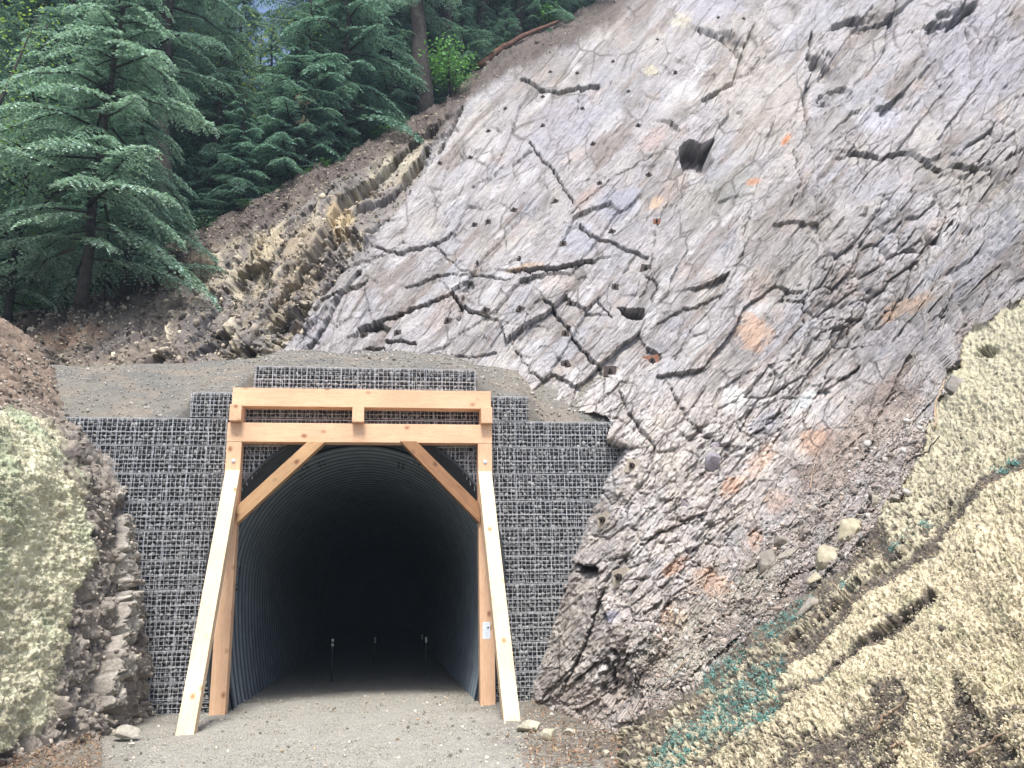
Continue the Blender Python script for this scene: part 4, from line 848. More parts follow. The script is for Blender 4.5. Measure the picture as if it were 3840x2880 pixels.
for (f, a_, b_), lab, mt, hf in (((r2, 625, 960), 'rusty bolt plate on a tan grout patch halfway up the grey slab', M_RUSTO, .10), ((r2, 580, 1155), 'dark tilted bolt plate above the square black hollow in the slab', M_RUST, .13), ((r2, 612, 1555), 'large orange rusted bolt plate below the square hollow', M_RUSTO, .16), ((r2, 425, 1610), 'dark bolt plate on pale rock just above the right shoulder of the soil mound', M_RUST, .13),
                                ((r4, 525, 360), 'concrete grey bolt plate on the rock toe, topmost of three beside the mesh wall', M_SHOT, .13), ((r4, 405, 592), 'grey bolt plate at the rock edge, middle of three beside the mesh wall', M_SHOT, .13), ((r4, 480, 835), 'grey bolt plate above the dark notch, lowest of three beside the mesh wall', M_SHOT, .13)):
    x, y = f((a_, b_))[0]; anchor(x, y, 1, lab, mt, hf)
# ------------------------------------------------------------------ rocks
def rock(px, py, wpx, hpx, col, label, seed, where='ground', group=None, deep=.8, sharp=.3, name='rock', cat='rock', rot=0):
    r = np.random.default_rng(seed)
    import bmesh
    bm = bmesh.new(); bmesh.ops.create_icosphere(bm, subdivisions=4, radius=1); v = np.array([q_.co for q_ in bm.verts]); fa = np.array([[q_.index for q_ in f.verts] for f in bm.faces]); bm.free()
    for i in range(15):
        n_ = r.normal(size=3); n_ /= np.linalg.norm(n_); h = r.uniform(.45, .8); d = v@n_-h; v = v-np.clip(d, 0, None)[:, None]*n_*(1-.04)
    v = v/np.abs(v).max(0); v += .03*fbm(v[:, 0]*3+seed, v[:, 1]*3+v[:, 2]*2, 4, seed)[:, None]*v
    if where == 'ground': p = Vector(atground(px, py+hpx*.42)); nrm = None
    elif where == 'hill': p, nrm = hill(px, py)
    else: p, nrm = bank(px, py)
    t_ = (p.y-CAM[1]); sx = wpx/2/FPX*t_*1.0; sz_ = hpx/2/FPX*t_
    v = v*np.array([sx, (sx+sz_)/2*deep, sz_]); a_ = math.radians(rot); R = np.array([[math.cos(a_), 0, -math.sin(a_)], [0, 1, 0], [math.sin(a_), 0, math.cos(a_)]]); v = v@R.T
    c_ = (np.array([col])*np.array([.78, .74, .80]) if name == 'boulder' else np.array([col])*.9)*(1+.35*fbm(v[:, 0]/sx*1.4, v[:, 2]/sx*1.4+seed, 4, seed))[:, None]
    me = mesh_np(name, v, fa, c_, False); o = link(name, me, M_STONE); o['label'] = label; o['category'] = cat
    if group: o['group'] = group
    o.location = (p.x, p.y, sz_*.82) if where == 'ground' else (p-Vector((0, 0, 0))+nrm*sz_*.1)
    return o
r6 = lambda a_, b_: (1700+a_/2.765, 2200+b_/2.765)
TAN = (.46, .43, .33)
rock(*r6(785, 1455), 95, 46, TAN, 'broad flat tan rock closest to the foot of the right raking timber', 11, rot=-4)
rock(*r6(995, 1532), 66, 50, (.50, .47, .35), 'upright pointed tan rock between two other loose rocks on the gravel', 12, rot=25)
rock(*r6(1210, 1505), 62, 36, (.44, .42, .34), 'blocky tan rock, rightmost of the three beside the raking timber', 13, rot=8)
rock(*r6(1700, 1430), 33, 22, (.66, .65, .62), 'small white stone at the foot of the mulched bank', 14)
rock(*r6(1040, 1262), 26, 20, (.48, .47, .44), 'small pale stone near the base of the mesh wall', 15)
rock(*r6(1025, 1328), 20, 14, (.60, .58, .54), 'tiny white stone lying in brown litter near the mesh wall', 16)
rock(*r6(1160, 1215), 70, 26, (.20, .17, .14), 'low brown rock lying against the toe of the rock slope', 17)
rock(*r6(1530, 1395), 26, 22, (.22, .20, .17), 'dark stone under the hollow at the toe of the slope', 18)
rock(*r4((283, 1586))[0], 52, 20, (.36, .26, .20), 'flat reddish brown stone near the bottom of the gravel path', 19)
rock(*r4((403, 1600))[0], 34, 30, (.50, .47, .37), 'pale tan stone half buried in mulch at the bank foot', 20)
rock(462, 2755, 98, 56, (.42, .39, .33), 'grey flat rock at the foot of the left bank', 21, rot=-8)
rock(494, 2790, 24, 12, (.45, .43, .37), 'pebble beside the grey flat rock at the left bank', 22)
rock(790, 2707, 14, 8, (.16, .15, .14), 'dark pebble by the foot of the left post', 23)
for i, (a_, b_, ww, hh, cl, lab, rt_) in enumerate([(1182, 685, 88, 84, (.36, .35, .27), 'squarish olive block at the head of a row of blocks in the dirt', 0), (1272, 655, 84, 58, (.30, .27, .22), 'brown block right of the squarish olive block', 10), (1200, 738, 92, 36, (.36, .35, .27), 'long flat block beneath the squarish olive block', 22), (1108, 775, 120, 80, (.29, .28, .22), 'large rounded olive block half sunk in the dirt slope', 38), (1283, 700, 50, 22, (.30, .27, .23), 'thin brown block below the brown one', 15),
        (1462, 645, 170, 112, (.46, .44, .29), 'biggest mulch dusted boulder on the edge of the yellow bank', 28), (1372, 765, 124, 116, (.48, .46, .31), 'rounded mulch dusted boulder just below the biggest one', 40), (1305, 845, 84, 46, (.50, .48, .33), 'small dusted block at the lower end of the boulders', 25), (1285, 965, 150, 58, (.44, .42, .33), 'long pale slab lying across the mulch', 42), (1352, 578, 50, 46, (.28, .26, .22), 'round brown boulder above the dusted boulders', 10),
        (1580, 510, 66, 76, (.40, .39, .28), 'upright dusted rock at the top of the boulder chain', 30), (1565, 448, 50, 34, (.33, .30, .25), 'small rock uppermost in the boulder chain', 20), (1480, 540, 66, 30, (.30, .27, .22), 'flat brown rock between round boulder and chain top', 20), (985, 935, 44, 44, (.40, .38, .30), 'small pale rock on the yellowish dirt slope', 0), (1930, 32, 116, 100, (.30, .30, .25), 'rounded grey boulder at the top edge of the yellow mulch', 10), (862, 345, 96, 76, (.30, .295, .30), 'pale angular block on the lower rock slope', 20), (740, 515, 60, 80, (.33, .315, .30), 'upright cream rock among rubble right of the mesh wall', 10), (890, 268, 60, 36, (.37, .36, .36), 'grey block wedged in the slope above the rubble', 10)]):
    rock(*r4((a_, b_))[0], ww, hh, cl, lab, 30+i, 'hill', rot=rt_, name='boulder', cat='boulder')
rock(*r2((2040, 1515))[0], 84, 66, (.27, .26, .23), 'dark grey boulder jutting above the mulch near the right edge', 55, 'hill', name='boulder', cat='boulder')
# rubble that nobody could count
def scatter(cnt, sel, szr, cols, seed):
    r = np.random.default_rng(seed); wgt = sel.ravel().astype(float); wgt /= wgt.sum(); id_ = r.choice(len(wgt), cnt, p=wgt)
    p = P2.reshape(-1, 3)[id_]+r.normal(0, .03, (cnt, 3)); s_ = r.uniform(*szr, cnt)*(1+1.6*(r.random(cnt) < .06))
    cl = np.array(cols)[r.integers(0, len(cols), cnt)]*r.uniform(.6, 1.35, (cnt, 1))
    return chips(p, np.stack([s_, s_*r.uniform(.4, 1, cnt), s_*r.uniform(.2, .6, cnt)], -1), seed, cols=cl)
vis = (Y > browy(X)+5) & ~((X < 2240) & (Y > np.interp(X, cx_, cy_)+20)) & (X > -300) & (X < 4100) & (Y > -300) & (P2[..., 2] > 0) & ~((Y > 1400) & (X < 2360))
V_, F_, C_ = scatter(7000, vis*(ridge*1.0+.5*browm)*(1-mulch), (.02, .065), [(.30, .26, .21), (.20, .17, .14), (.42, .37, .28), (.14, .125, .115)], 91)
link('rubble', mesh_np('rubble', V_, F_, C_), M_STONE, kind='stuff', label='broken stones littering the brown ridge')
V_, F_, C_ = scatter(6000, vis*np.clip(dirtz-.2, 0, 1)*(1-mulch)*(1-ridge), (.007, .022), [(.36, .34, .31), (.30, .265, .235), (.42, .40, .37), (.34, .28, .24)], 92)
link('scree', mesh_np('scree', V_, F_, C_), M_STONE, kind='stuff', label='small scree on the brown dirt part of the slope')
V_, F_, C_ = scatter(9000, vis*mulch*(1-cover)+0.0, (.004, .011), [(.20, .18, .15), (.14, .12, .10), (.36, .31, .22)], 93)
link('soil_crumbs', mesh_np('soil_crumbs', V_, F_, C_), M_STONE, kind='stuff', label='dark soil crumbs between the mulch streaks')
# straw fibres of the mulch
def fibres(Pb_, Nn, cnt, cols, seed, ln=(.015, .05), wd=.0022, lift=.012):
    r = np.random.default_rng(seed); d = r.normal(size=(cnt, 3)); d -= (d*Nn).sum(1)[:, None]*Nn*.75; d /= np.linalg.norm(d, axis=1)[:, None]
    s_ = np.cross(d, Nn); s_ /= np.linalg.norm(s_, axis=1)[:, None]; L = r.uniform(*ln, cnt)[:, None]; W = wd*r.uniform(.6, 1.6, cnt)[:, None]
    c_ = Pb_+Nn*r.uniform(0, lift, cnt)[:, None]; mid = Nn*r.uniform(0, .012, cnt)[:, None]
    V = np.stack([c_-d*L/2-s_*W, c_-d*L/2+s_*W, c_+mid+s_*W, c_+mid-s_*W, c_+d*L/2+s_*W, c_+d*L/2-s_*W], 1).reshape(-1, 3)
    b_ = (np.arange(cnt)*6)[:, None]; F = np.concatenate([b_+np.array([[0, 1, 2, 3]]), b_+np.array([[3, 2, 4, 5]])]).reshape(-1, 4)
    cl = np.array(cols)[r.integers(0, len(cols), cnt)]*r.uniform(.6, 1.25, (cnt, 1)); return V, F, np.repeat(cl, 6, 0)
def pick(sel, cnt, seed):
    r = np.random.default_rng(seed); wgt = sel.ravel().astype(float); wgt /= wgt.sum(); id_ = r.choice(len(wgt), cnt, p=wgt)
    return P2.reshape(-1, 3)[id_]+r.normal(0, .012, (cnt, 3)), N.reshape(-1, 3)[id_]
pp, nn_ = pick(vis*cover*(teal < .4), 26000, 94)
V_, F_, C_ = fibres(pp, nn_, len(pp), [(.62, .55, .37), (.54, .47, .31), (.34, .28, .18), (.70, .64, .46)], 95, (.008, .026), .0026)
link('straw_mulch', mesh_np('straw_mulch', V_, F_, C_), M_STRAW, kind='stuff', label='yellow straw fibres sprayed over the right bank')
pp, nn_ = pick(vis*mulch*(teal > .45)*(Y > 1700), 3200, 96)
V_, F_, C_ = fibres(pp, nn_, len(pp), [(.14, .32, .28), (.24, .42, .38), (.08, .20, .18)], 97, (.012, .04), .004, .03)
link('teal_mulch', mesh_np('teal_mulch', V_, F_, C_), M_STRAW, kind='stuff', label='teal dyed mulch fibres caught along the bank')
r = np.random.default_rng(98); wb = (bkm*(bxp > -200)*(bxp < 700)*(byp < 3000)).ravel(); id_ = r.choice(wb.size, 30000, p=wb/wb.sum())
V_, F_, C_ = fibres(Pb2.reshape(-1, 3)[id_], Nb.reshape(-1, 3)[id_], 30000, [(.76, .74, .50), (.66, .63, .41), (.50, .53, .36), (.50, .44, .28)], 99, (.008, .028), .0030)
link('pale_mulch', mesh_np('pale_mulch', V_, F_, C_), M_STRAW, kind='stuff', label='pale greenish mulch fibres over the left bank')
id_ = r.choice(wb.size, 3500, p=((1-bkm)*(bxp > -100)*(bxp < 700)).ravel()/((1-bkm)*(bxp > -100)*(bxp < 700)).sum()); s_ = r.uniform(.015, .05, 3500)
V_, F_, C_ = stones(Pb2.reshape(-1, 3)[id_], np.stack([s_, s_*.8, s_*.5], -1), 100, cols=np.array([(.26, .23, .19)])*r.uniform(.4, 1.7, (3500, 1)))
link('bank_rubble', mesh_np('bank_rubble', V_, F_, C_), M_STONE, kind='stuff', label='loose shale chips on the bare nose of the left bank')
# bark litter, bottom left and by the wall
lx = np.concatenate([r.uniform(-300, 380, 3500), r.uniform(1960, 2500, 2500)]); ly = np.concatenate([r.uniform(2780, 3000, 3500), r.uniform(2640, 2900, 2500)])
lp = np.array(atground(lx, ly)); lp[:, 2] = .02+r.uniform(0, .04, len(lp)); lp[:3500, 2] += .03
V_, F_, C_ = fibres(lp, np.tile([[0., 0, 1.]], (len(lp), 1)), len(lp), [(.30, .18, .11), (.24, .15, .10), (.17, .12, .08), (.36, .26, .17)], 101, (.02, .09), .006, .03)
link('bark_litter', mesh_np('bark_litter', V_, F_, C_), M_STRAW, kind='stuff', label='reddish bark chips and litter along the path edges')
# sticks
def stick(pts, r0, label, name='stick', cat='stick', mat=None, lift=.03, nsub=6, sfc=hill, group=None):
    P_ = [sfc(x, y) for x, y in pts]; P_ = [p+n_*lift for p, n_ in P_]; c = P_[0].copy(); out = []
    rs_ = random.Random(int(pts[0][0]))
    for a_, b_ in zip(P_[:-1], P_[1:]):
        for k_ in range(nsub): out.append(a_.lerp(b_, k_/nsub)-c+Vector((rs_.uniform(-1, 1), rs_.uniform(-1, 1), rs_.uniform(-1, 1)))*r0*(.9 if r0 < .05 else .15))
    out.append(P_[-1]-c); b = MB(); b.tube(out, [r0*(1-.6*i/len(out)) for i in range(len(out))], 6); o = link(name, b.mesh(name, smooth=True), mat or M_TWIG); o.location = c; o['label'] = label; o['category'] = cat
    if group: o['group'] = group
    return o
stick(r4((1590, 1515), (1640, 1470), (1700, 1440), (1755, 1408)), .014, 'bare crooked root poking from dark soil in the lower mulch', lift=.05)
stick(r4((695, 1280), (740, 1230), (790, 1175), (832, 1165)), .009, 'thin reddish twig standing at the top of the teal mulch', lift=.05)
stick(r4((2010, 1640), (2100, 1610), (2205, 1575)), .010, 'pale twig near the bottom right corner', lift=.06)
stick(r4((1650, 1590), (1690, 1578), (1725, 1585)), .012, 'short root stub below the crooked root', lift=.05)
stick(r4((1740, 345), (1800, 300), (1860, 240)), .012, 'dark stick lying at the top of the mulch beside the dirt', lift=.04, mat=M_BARK)
stick(r4((1420, 900), (1470, 950), (1510, 995)), .006, 'fine bent twig crossing the middle mulch streak', lift=.06)
stick(r4((1110, 520), (1118, 480), (1145, 450)), .008, 'thin curved twig on the brown dirt slope', lift=.06)
stick(r4((1295, 470), (1310, 400), (1330, 320)), .008, 'long upright twig on the dirt slope', lift=.06)
stick(r4((640, 1340), (690, 1290)), .008, 'short straight twig near the slope foot', lift=.05, mat=M_BARK)
stick(r4((1840, 200), (1850, 100), (1870, 10)), .015, 'pale hanging root along the edge of the mulch', lift=.05)
stick([(1800, 250), (1880, 205), (1960, 165), (2095, 95)], .22, 'fallen red brown log lying along the brow above the slab', 'log', 'log', M_BARKR, lift=.25)
stick([(0, 1208), (60, 1194), (165, 1186)], .10, 'grey fallen log end at the left edge of the brow', 'log', 'log', simple('grey_log', (.30, .27, .24), .9, 0, .3, 9), lift=.10)
print('rocks', time.time()-T00)

# ------------------------------------------------------------------ forest
bxs = np.arange(-900, 3200, 30.); bpts = at(bxs, browy(bxs)-2, 1/np.maximum(base_q(bxs, browy(bxs)-2)[0], .012))
de = np.array([0, .4, 1.0, 2, 4, 7, 11, 16, 24, 40, 70.]); dxb, dzb = slopes(bxs, browy(bxs))
def floorpt(x, dlt):
    t0 = 1/max(float(base_q(np.float64(x), np.float64(browy(x)-2))[0]), .012); b0 = at(x, browy(x)-2, t0); dx, dz = slopes(x, browy(x))
    return Vector((b0[0]+dx*dlt, b0[1]+dlt, b0[2]+float(dz)*.62*dlt-.25-.1*min(dlt, 2)))
Vf = np.array([[floorpt(x, d) for x in bxs] for d in np.concatenate([[-.3], de])]); Vf[..., 2] += .2*fbm(Vf[..., 0]/1.5, Vf[..., 1]/1.5, 3, 1001); Vf[0, :, 2] -= .8
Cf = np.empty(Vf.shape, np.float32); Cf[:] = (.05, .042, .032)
link('forest_floor', mesh_np('forest_floor', Vf.reshape(-1, 3), grid_faces(*Vf.shape[:2]), Cf, True), M_SOIL, kind='structure')
UPV = np.array([0, 0, 1.])
def leafy(segs, seed, base, tip, leaf=.085, wdt=.026, sag=.35):
    """segs: (start, dir, length, tipness) branchlets -> rows of small leaf blades"""
    r = np.random.default_rng(seed); Vs = []; Cs = []
    S_, Dd, Ln, Tp = [np.array(a_) for a_ in zip(*segs)]
    nst = 9
    for k in range(nst):
        f = (k+.6)/nst; pos = S_+Dd*(Ln*f)[:, None]-UPV*(sag*Ln*f*f)[:, None]
        fw_ = Dd-UPV*(2*sag*f); fw_ /= np.linalg.norm(fw_, axis=1)[:, None]
        sd = np.cross(fw_, UPV); sd /= np.linalg.norm(sd, axis=1)[:, None]+1e-6
        for sgn in (-1, 1):
            ll = (leaf*(1.15-.75*f)*np.clip(Ln/.35, .5, 1.6)*r.uniform(.7, 1.3, len(S_)))[:, None]
            d = fw_*.62+sd*sgn*.75+r.normal(0, .26, S_.shape)-UPV*.12; d /= np.linalg.norm(d, axis=1)[:, None]
            wv = np.cross(d, UPV+r.normal(0, .35, S_.shape)); wv /= np.linalg.norm(wv, axis=1)[:, None]; wv *= wdt*r.uniform(.7, 1.3, (len(S_), 1))
            a_ = pos; b_ = pos+d*ll*.55+wv; c_ = pos+d*ll; e_ = pos+d*ll*.55-wv
            Vs.append(np.stack([a_, b_, c_, e_], 1).reshape(-1, 3))
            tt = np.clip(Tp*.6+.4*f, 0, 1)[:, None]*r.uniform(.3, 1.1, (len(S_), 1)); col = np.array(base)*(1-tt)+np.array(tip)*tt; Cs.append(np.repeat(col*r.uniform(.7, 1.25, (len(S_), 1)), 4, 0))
    V = np.concatenate(Vs); return V, np.arange(len(V)).reshape(-1, 4), np.concatenate(Cs)
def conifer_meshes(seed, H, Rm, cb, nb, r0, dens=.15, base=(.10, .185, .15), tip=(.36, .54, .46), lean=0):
    r = np.random.default_rng(seed); b = MB(); nseg = 12
    tp = [np.array([lean*(i/nseg)**1.5+r.normal(0, .04), r.normal(0, .04), H*i/nseg-.5*(i == 0)]) for i in range(nseg+1)]
    b.tube(tp, [r0*(1.25 if i == 0 else 1)*(1-i/nseg)**.8+.012 for i in range(nseg+1)], 9)
    trunk = b; bb = MB(); segs = []
    for i in range(nb):
        u = cb+(1-cb)*((i+r.random())/nb)**.95; z = H*u; base_p = np.array([lean*u**1.5, 0, z]); L = Rm*(1-u)**.7*r.uniform(.35, 1.2)+.25
        if u < cb+.15: L *= r.uniform(.5, 1.0)
        az = i*2.4+r.normal(0, .4); o_ = np.array([math.cos(az), math.sin(az), 0]); sd = np.array([-o_[1], o_[0], 0]); rise = r.uniform(.0, .3); dr_ = r.uniform(.15, .8)
        pt = lambda s: base_p+o_*L*s+UPV*(rise*L*s-dr_*L*s*s)+sd*.1*L*math.sin(3*s+i)
        bb.tube([pt(0), pt(.35), pt(.7), pt(.98)], [.012+.012*L, .01+.007*L, .01, .004], 4)
        ns = int(L/dens)+2
        for k in range(ns):
            s = .12+.88*(k+r.random()*.6)/ns
            if s > 1: s = 1
            tg = pt(min(s+.02, 1.02))-pt(s); tg /= np.linalg.norm(tg)
            for sg in (-1, 1):
                ln = L*.34*(1.12-s)**.7*r.uniform(.6, 1.2)+.10; d = tg*.7+sd*sg*.8+UPV*r.uniform(-.18, .05); d /= np.linalg.norm(d); segs.append((pt(s), d, ln, .35+.65*s))
        segs.append((pt(.92), (pt(1.0)-pt(.95))/np.linalg.norm(pt(1.0)-pt(.95)), .25+.06*L, 1.0))
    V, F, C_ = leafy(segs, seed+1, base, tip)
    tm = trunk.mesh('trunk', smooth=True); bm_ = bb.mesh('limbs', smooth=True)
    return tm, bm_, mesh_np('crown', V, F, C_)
protos = [conifer_meshes(201, 17, 3.6, .22, 95, .24), conifer_meshes(202, 15, 3.1, .10, 95, .19, tip=(.37, .56, .48)), conifer_meshes(203, 20, 4.0, .30, 100, .30, base=(.09, .165, .14), tip=(.32, .49, .42)), conifer_meshes(204, 7, 2.3, .04, 62, .08, .13, tip=(.30, .50, .42)),
          conifer_meshes(205, 17, 3.4, .36, 85, .33, lean=-2.4), conifer_meshes(206, 9, 3.0, .06, 80, .10, .13, base=(.12, .22, .17), tip=(.54, .74, .64))]
print('protos', [len(p[2].polygons) for p in protos], time.time()-T00)
tr = random.Random(11)
def tree(x, dl, kind, s, label, group, rot=None, zoff=0, name='conifer', cat='conifer tree'):
    p = floorpt(x, dl); e = empty(name, p+Vector((0, 0, zoff)), label, cat, group); e.rotation_euler = (tr.uniform(-.04, .04), tr.uniform(-.04, .04), tr.uniform(0, 6.28) if rot is None else rot); e.scale = (s, s, s*tr.uniform(.92, 1.08))
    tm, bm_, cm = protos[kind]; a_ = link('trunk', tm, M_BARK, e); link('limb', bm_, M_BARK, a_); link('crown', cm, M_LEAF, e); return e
GA = 'conifers standing along the brow'; GB = 'conifers deeper in the dark wood'
for x, dl, k_, s, lab in [(-260, 1.5, 1, 1.0, 'conifer cut by the left edge of the photo above the grey log'), (20, -1.0, 5, 1.1, 'bushy bright conifer at the left edge above the fallen grey log'), (300, -3.2, 5, 1.25, 'pale tipped conifer nearest the ridge, its sprays hanging over the brown brow'), (470, -1.2, 5, .85, 'small pale conifer just left of the thick trunk by the ferns'),
                          (600, 1.2, 2, 1.1, 'tall conifer whose thick brown trunk rises behind the ferns'), (760, 2.6, 0, .7, 'conifer just right of the thick trunk, branches over the ridge'), (900, .6, 3, .8, 'young conifer on the brow left of the dead branches'), (1010, 2.5, 1, .6, 'conifer directly behind the dead branches'), (1150, 1.0, 3, 1.35, 'young drooping conifer right of the dead branches'),
                          (1290, 1.2, 3, 1.7, 'drooping young conifer hanging pale sprays beside the dark gap'), (1420, 3.0, 0, 1.3, 'slim dark trunked conifer left of the leaning one'), (1590, .8, 4, 1.35, 'conifer with a thick leaning trunk beside the bright green shrub'), (1800, 3.5, 2, 1.3, 'conifer above the bright green shrub'), (1950, 2.2, 0, 1.3, 'conifer behind the red brown log'), (2090, 2.0, 1, 1.5, 'conifer at the upper end of the log, near the top of the slab'), (2230, 2.5, 2, 1.4, 'conifer at the top edge where brow meets slab')]:
    tree(x, dl, k_, s, lab, GA)
for row, (d0, st_, s0) in enumerate([(5.5, 135, 1.15), (9.5, 120, 1.3), (15, 110, 1.6), (24, 120, 2.0)]):
    x = -420+row*40
    while x < 2420:
        s = s0*tr.uniform(.8, 1.2)
        if (row >= 2 and 660 < x < 1270) or (row == 1 and 780 < x < 1180): x += 60; continue
        if 480 < x < 1450: s *= .8
        if 850 < x < 1090: s *= .42
        tree(x, d0+tr.uniform(-1.5, 1.5), tr.choice([0, 1, 2]), s, 'dark shaded conifer deep in the wood behind the brow trees', GB); x += st_*tr.uniform(.75, 1.25)
for i in range(40):
    x = tr.uniform(-300, 2300); tree(x, tr.uniform(1.8, 9), 3, tr.uniform(.5, 1.0), 'low shaded young conifer growing under the taller trees', 'young conifers in the understorey')
for i in range(26):
    x = -200+i*92+tr.uniform(-25, 25)
    if 520 < x < 690 or 1500 < x < 1640: continue
    tree(x, tr.uniform(.6, 3.2), 3, tr.uniform(.55, 1.15), 'drooping young conifer in the leafy edge of the wood along the brow', 'young conifers along the wood edge')
# broadleaf growth
def broad(seed, n, size, rad, h, col, tipc, stems=5):
    r = np.random.default_rng(seed); sb_ = MB(); P_ = []
    for s_ in range(stems):
        a_ = r.uniform(0, 6.28); top = np.array([math.cos(a_)*rad*r.uniform(.3, .9), math.sin(a_)*rad*r.uniform(.3, .9), h*r.uniform(.6, 1)]); sb_.tube([(0, 0, -.2), tuple(top*.5+np.array([0, 0, .12*h])), tuple(top)], [.03*h**.5, .018*h**.5, .006], 5)
        for k in range(n//stems):
            u = r.uniform(.25, 1.05); c = top*u+np.array([0, 0, .2*h*u*(1-u)]); tier = r.normal(0, 1, 3)*np.array([.34, .34, .10])*rad; P_.append(c+tier)
    P_ = np.array(P_); n2 = len(P_); nr = r.normal(0, .55, (n2, 3))+np.array([0, -.25, .9]); nr /= np.linalg.norm(nr, axis=1)[:, None]; a_ = np.cross(nr, r.normal(size=(n2, 3))); a_ /= np.linalg.norm(a_, axis=1)[:, None]; b_ = np.cross(nr, a_); sz_ = (size*r.uniform(.6, 1.3, n2))[:, None]
    V = np.stack([P_-a_*sz_, P_-b_*sz_*.55-a_*sz_*.1, P_+a_*sz_*.9, P_+b_*sz_*.55-a_*sz_*.1], 1).reshape(-1, 3)
    cl = np.repeat(np.array(col)*(1-(q0 := r.random((n2, 1))))+np.array(tipc)*q0, 4, 0); return sb_.mesh('stem', smooth=True), mesh_np('leaves', V, np.arange(len(V)).reshape(-1, 4), cl)
def bush(x, dl, seed, n, size, rad, h, c1, c2, label, name='shrub', cat='shrub', zo=0, stems=6, group=None, prt='crown'):
    e = empty(name, floorpt(x, dl)+Vector((0, 0, zo)), label, cat, group); s_, l_ = broad(seed, n, size, rad, h, c1, c2, stems); link('stems' if False else 'trunk', s_, M_BARK, e); link('crown', l_, M_LEAF, e)
GRN = ((.10, .26, .07), (.20, .42, .11)); YEL = ((.26, .34, .08), (.45, .52, .14)); DRK = ((.03, .07, .04), (.06, .13, .07))
bush(1690, -.8, 301, 1100, .10, 1.5, 2.6, *GRN, 'bright green leafy shrub beside the leaning trunk')
bush(2055, .2, 302, 420, .09, .8, 1.5, *GRN, 'small bright green shrub above the slab by the log')
bush(960, 4.5, 303, 5000, .075, 2.8, 9.5, *YEL, 'yellow green broadleaf tree glowing below the sky gap', 'broadleaf_tree', 'broadleaf tree', stems=14)
bush(1090, 6, 304, 2500, .07, 2.4, 9, (.20, .30, .09), (.36, .46, .14), 'thin yellowish broadleaf tree right of the sky gap', 'broadleaf_tree', 'broadleaf tree', stems=9)
bush(-260, -4, 305, 3500, .06, 2.6, 11.5, (.22, .36, .08), (.42, .60, .14), 'fresh green maple hanging into the top left corner', 'broadleaf_tree', 'broadleaf tree', stems=8)
bush(250, 8, 306, 4000, .075, 2.6, 9, (.22, .30, .08), (.40, .46, .14), 'yellow green undergrowth tree glimpsed through the left conifers', 'broadleaf_tree', 'broadleaf tree', stems=9)
for i, (x, dl, rd, hh) in enumerate([(110, .2, .8, 1.1), (760, .3, .8, .8), (1010, .3, .9, .9), (1230, .4, .9, .8), (1500, .2, 1.2, 1.1), (1330, .3, .9, .9), (1860, .4, 1.0, 1.0), (640, .8, .9, .9), (430, .6, 1.0, 1.0), (260, .4, 1.0, 1.0)]):
    bush(x, dl, 320+i, 420, .07, rd, hh, *(GRN if i == 0 else DRK), ['green leafy plant at the left end of the brow', 'low dark salal bush right of the ferns on the brow', 'low dark bush on the brow below the dead branches', 'dark bush on the brow below the drooping conifer', 'wide dark bush under the slim dark trunk', 'dark bush left of the wide one', 'dark bush right of the bright green shrub', 'dark bush behind the upper fern', 'dark bush at the foot of the small pale conifer', 'dark bush below the nearest pale tipped conifer'][i])
def fern_mesh(seed, n=13, L=.62):
    r = np.random.default_rng(seed); Vs = []; Cs = []
    for i in range(n):
        a_ = i*2.4+r.normal(0, .2); o_ = np.array([math.cos(a_), math.sin(a_), 0]); sd = np.array([-o_[1], o_[0], 0]); ll = L*r.uniform(.75, 1.2); up_ = r.uniform(.7, 1.2)
        for k in range(20):
            s = (k+1)/20; p = o_*ll*s+UPV*(up_*ll*s-.85*up_*ll*s*s); pw = .11*math.sin(math.pi*min(1, s*.93+.07))**.7*ll/.6
            for sg in (-1, 1):
                t_ = p+sd*sg*pw+o_*.02-UPV*.02; e = o_*.013; Vs += [p-e, t_-e*.3, t_+e*.3, p+e]; q_ = r.uniform(.6, 1.2); Cs += [np.array((.12, .26, .09))*q_]*4
    V = np.array(Vs); return mesh_np('fronds', V, np.arange(len(V)).reshape(-1, 4), np.array(Cs))
fms = [fern_mesh(401), fern_mesh(402)]; cr_ = MB(); cr_.tube([(0, 0, -.15), (0, 0, .05)], [.06, .04], 7); crm = cr_.mesh('root_crown')
for i, (x, dl, s, lab) in enumerate([(600, -.3, 1.1, 'sword fern spreading on the brow at the foot of the thick trunk'), (668, -.2, .95, 'sword fern just right of the spreading one on the brow'), (535, -.3, .9, 'small fern hanging at the notch left of the other ferns'), (1130, -.2, .8, 'small fern on the brow under the drooping conifer'), (1210, -.2, .7, 'small fern right of the one under the drooping conifer'), (1440, -.3, 1.0, 'fern on the brow left of the leaning trunk'), (1490, -.2, .9, 'fern nearest the leaning trunk'), (930, -.2, .8, 'fern on the brow below the yellow green tree'), (300, -.2, .8, 'low fern on the brow at left')]):
    e = empty('fern', floorpt(x, dl)+Vector((0, 0, .22)), lab, 'fern', 'ferns on the brow'); e.scale = (s,)*3; e.rotation_euler = (.2, 0, i); link('fronds', fms[i % 2], M_LEAF, e); link('root_crown', crm, M_BARK, e)
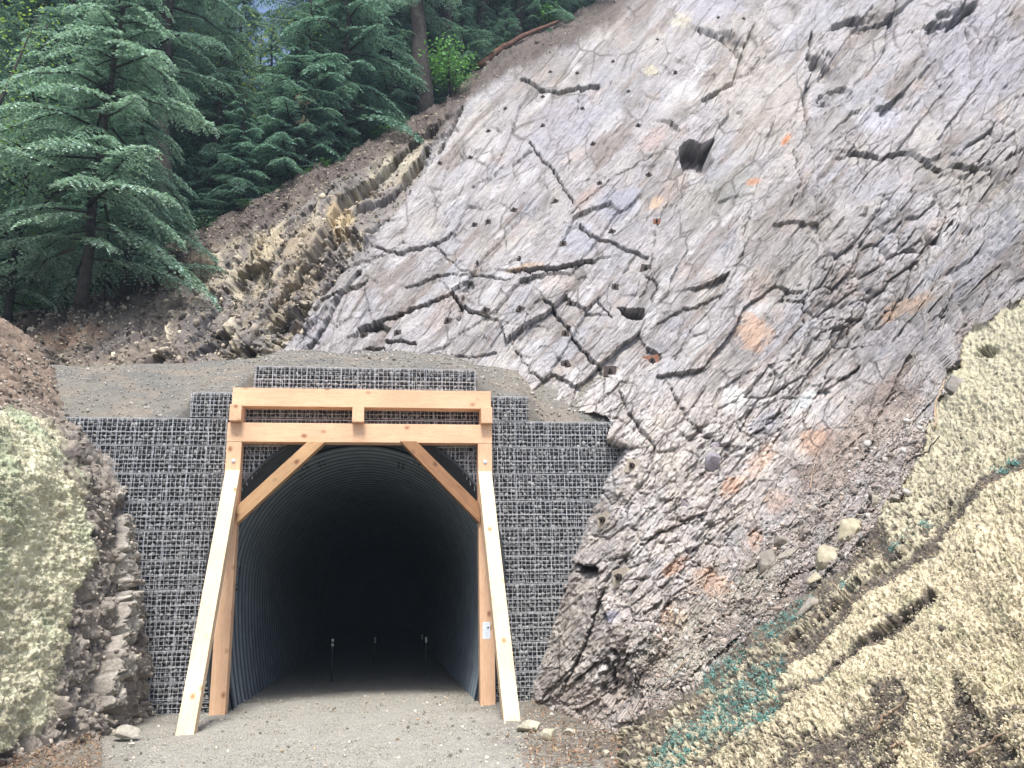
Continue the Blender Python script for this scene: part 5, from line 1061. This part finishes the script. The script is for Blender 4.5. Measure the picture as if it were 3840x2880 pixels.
# dead branches with a few hanging dry leaves
dp = floorpt(1150, .2); e = empty('dead_tree', dp, 'leaning bare dead sapling with two clusters of dry tan leaves', 'dead tree'); b = MB(); rr = random.Random(8)
b.tube([(.4, 0, -.3), (-.4, -.1, 2.0), (-1.0, -.1, 3.6), (-1.3, 0, 4.6)], [.05, .04, .025, .01], 6); link('trunk', b.mesh('trunk', smooth=True), M_BARK, e)
b = MB()
for i in range(26):
    u = rr.uniform(.2, 1); p0 = Vector((.4-1.7*u, -.05, 4.6*u-.1)); d = Vector((rr.uniform(-1, 1), rr.uniform(-.6, .3), rr.uniform(-.3, .7))); b.tube([p0, p0+d*.5, p0+d*1.0+Vector((0, 0, -.15))], [.014, .009, .004], 4)
link('twigs', b.mesh('twigs'), M_BARK, e)
for cxx, czz in ((-.35, 3.5), (.0, 3.35), (-.15, 2.5)):
    r = np.random.default_rng(int(czz*100)); V = []
    for k in range(9):
        p = np.array([cxx, -.5, czz])+r.normal(0, .09, 3); d = np.array([r.normal(0, .12), 0, -r.uniform(.2, .42)]); s_ = np.array([.05, r.normal(0, .02), 0]); V += [p, p+d*.5+s_, p+d, p+d*.5-s_]
    link('dry_leaves', mesh_np('dry_leaves', np.array(V), np.arange(len(V)).reshape(-1, 4), np.tile([[.42, .34, .22]], (len(V), 1))), M_LEAF, e)
# hanging roots and twigs along the brow
b = MB(); rr = random.Random(9)
for i in range(420):
    x = rr.uniform(250, 2300); y = browy(x)+rr.uniform(0, 75); p, n_ = hill(x, y); p = p+n_*.03; d = Vector((rr.uniform(-1, 1), rr.uniform(-1, .2), rr.uniform(-1.1, .3)))*rr.uniform(.15, .45); m_ = p+d*.5+n_*rr.uniform(.02, .12); b.tube([p, m_, p+d], [rr.uniform(.006, .014), .007, .003], 4)
o = link('roots', b.mesh('roots'), simple('root', (.12, .09, .07), .95, 0, .4, 5)); o['kind'] = 'stuff'; o['label'] = 'tangle of torn roots along the brow'
print('forest', time.time()-T00)
hz = MB(); hz.box((-60, -22, -1.6), (70, 105, 75)); hm = bpy.data.materials.new('air'); hm.use_nodes = True; hn = hm.node_tree
for nd in list(hn.nodes):
    if nd.type == 'BSDF_PRINCIPLED': hn.nodes.remove(nd)
pv = hn.nodes.new('ShaderNodeVolumePrincipled'); pv.inputs['Density'].default_value = HZD; pv.inputs['Color'].default_value = (.62, .80, 1, 1); pv.inputs['Anisotropy'].default_value = 0
mo = [n for n in hn.nodes if n.type == 'OUTPUT_MATERIAL'][0]; hn.links.new(pv.outputs[0], mo.inputs['Volume'])
ho = link('haze', hz.mesh('haze'), hm); ho['kind'] = 'stuff'
# ------------------------------------------------------------------ light
wd_ = bpy.data.worlds.new('World'); SC.world = wd_; wd_.use_nodes = True; nt = wd_.node_tree
bg = nt.nodes['Background']; sk = nt.nodes.new('ShaderNodeTexSky'); sk.sky_type = 'NISHITA'; sk.sun_disc = False
ELV, AZ = math.radians(60), math.radians(190)
sk.sun_elevation = ELV; sk.sun_rotation = AZ; sk.air_density = .9; sk.dust_density = 3.2; sk.ozone_density = 1.0
nt.links.new(sk.outputs[0], bg.inputs[0]); bg.inputs[1].default_value = .11
sd_ = bpy.data.lights.new('sun', 'SUN'); sd_.energy = 2.0; sd_.angle = math.radians(15); sd_.color = (1, .975, .93)
so_ = bpy.data.objects.new('sun', sd_); COL.objects.link(so_)
sdir = Vector((math.sin(AZ)*math.cos(ELV), math.cos(AZ)*math.cos(ELV), math.sin(ELV)))
so_.rotation_euler = sdir.to_track_quat('Z', 'Y').to_euler()
SC.view_settings.view_transform = 'Standard'; SC.view_settings.look = 'None'; SC.view_settings.gamma = 1; SC.view_settings.exposure = 1.28
SC.cycles.max_bounces = 8; SC.cycles.diffuse_bounces = 4; SC.cycles.transparent_max_bounces = 4
print('script done', time.time()-T00, sum(len(o.data.polygons) for o in SC.objects if o.type == 'MESH'))
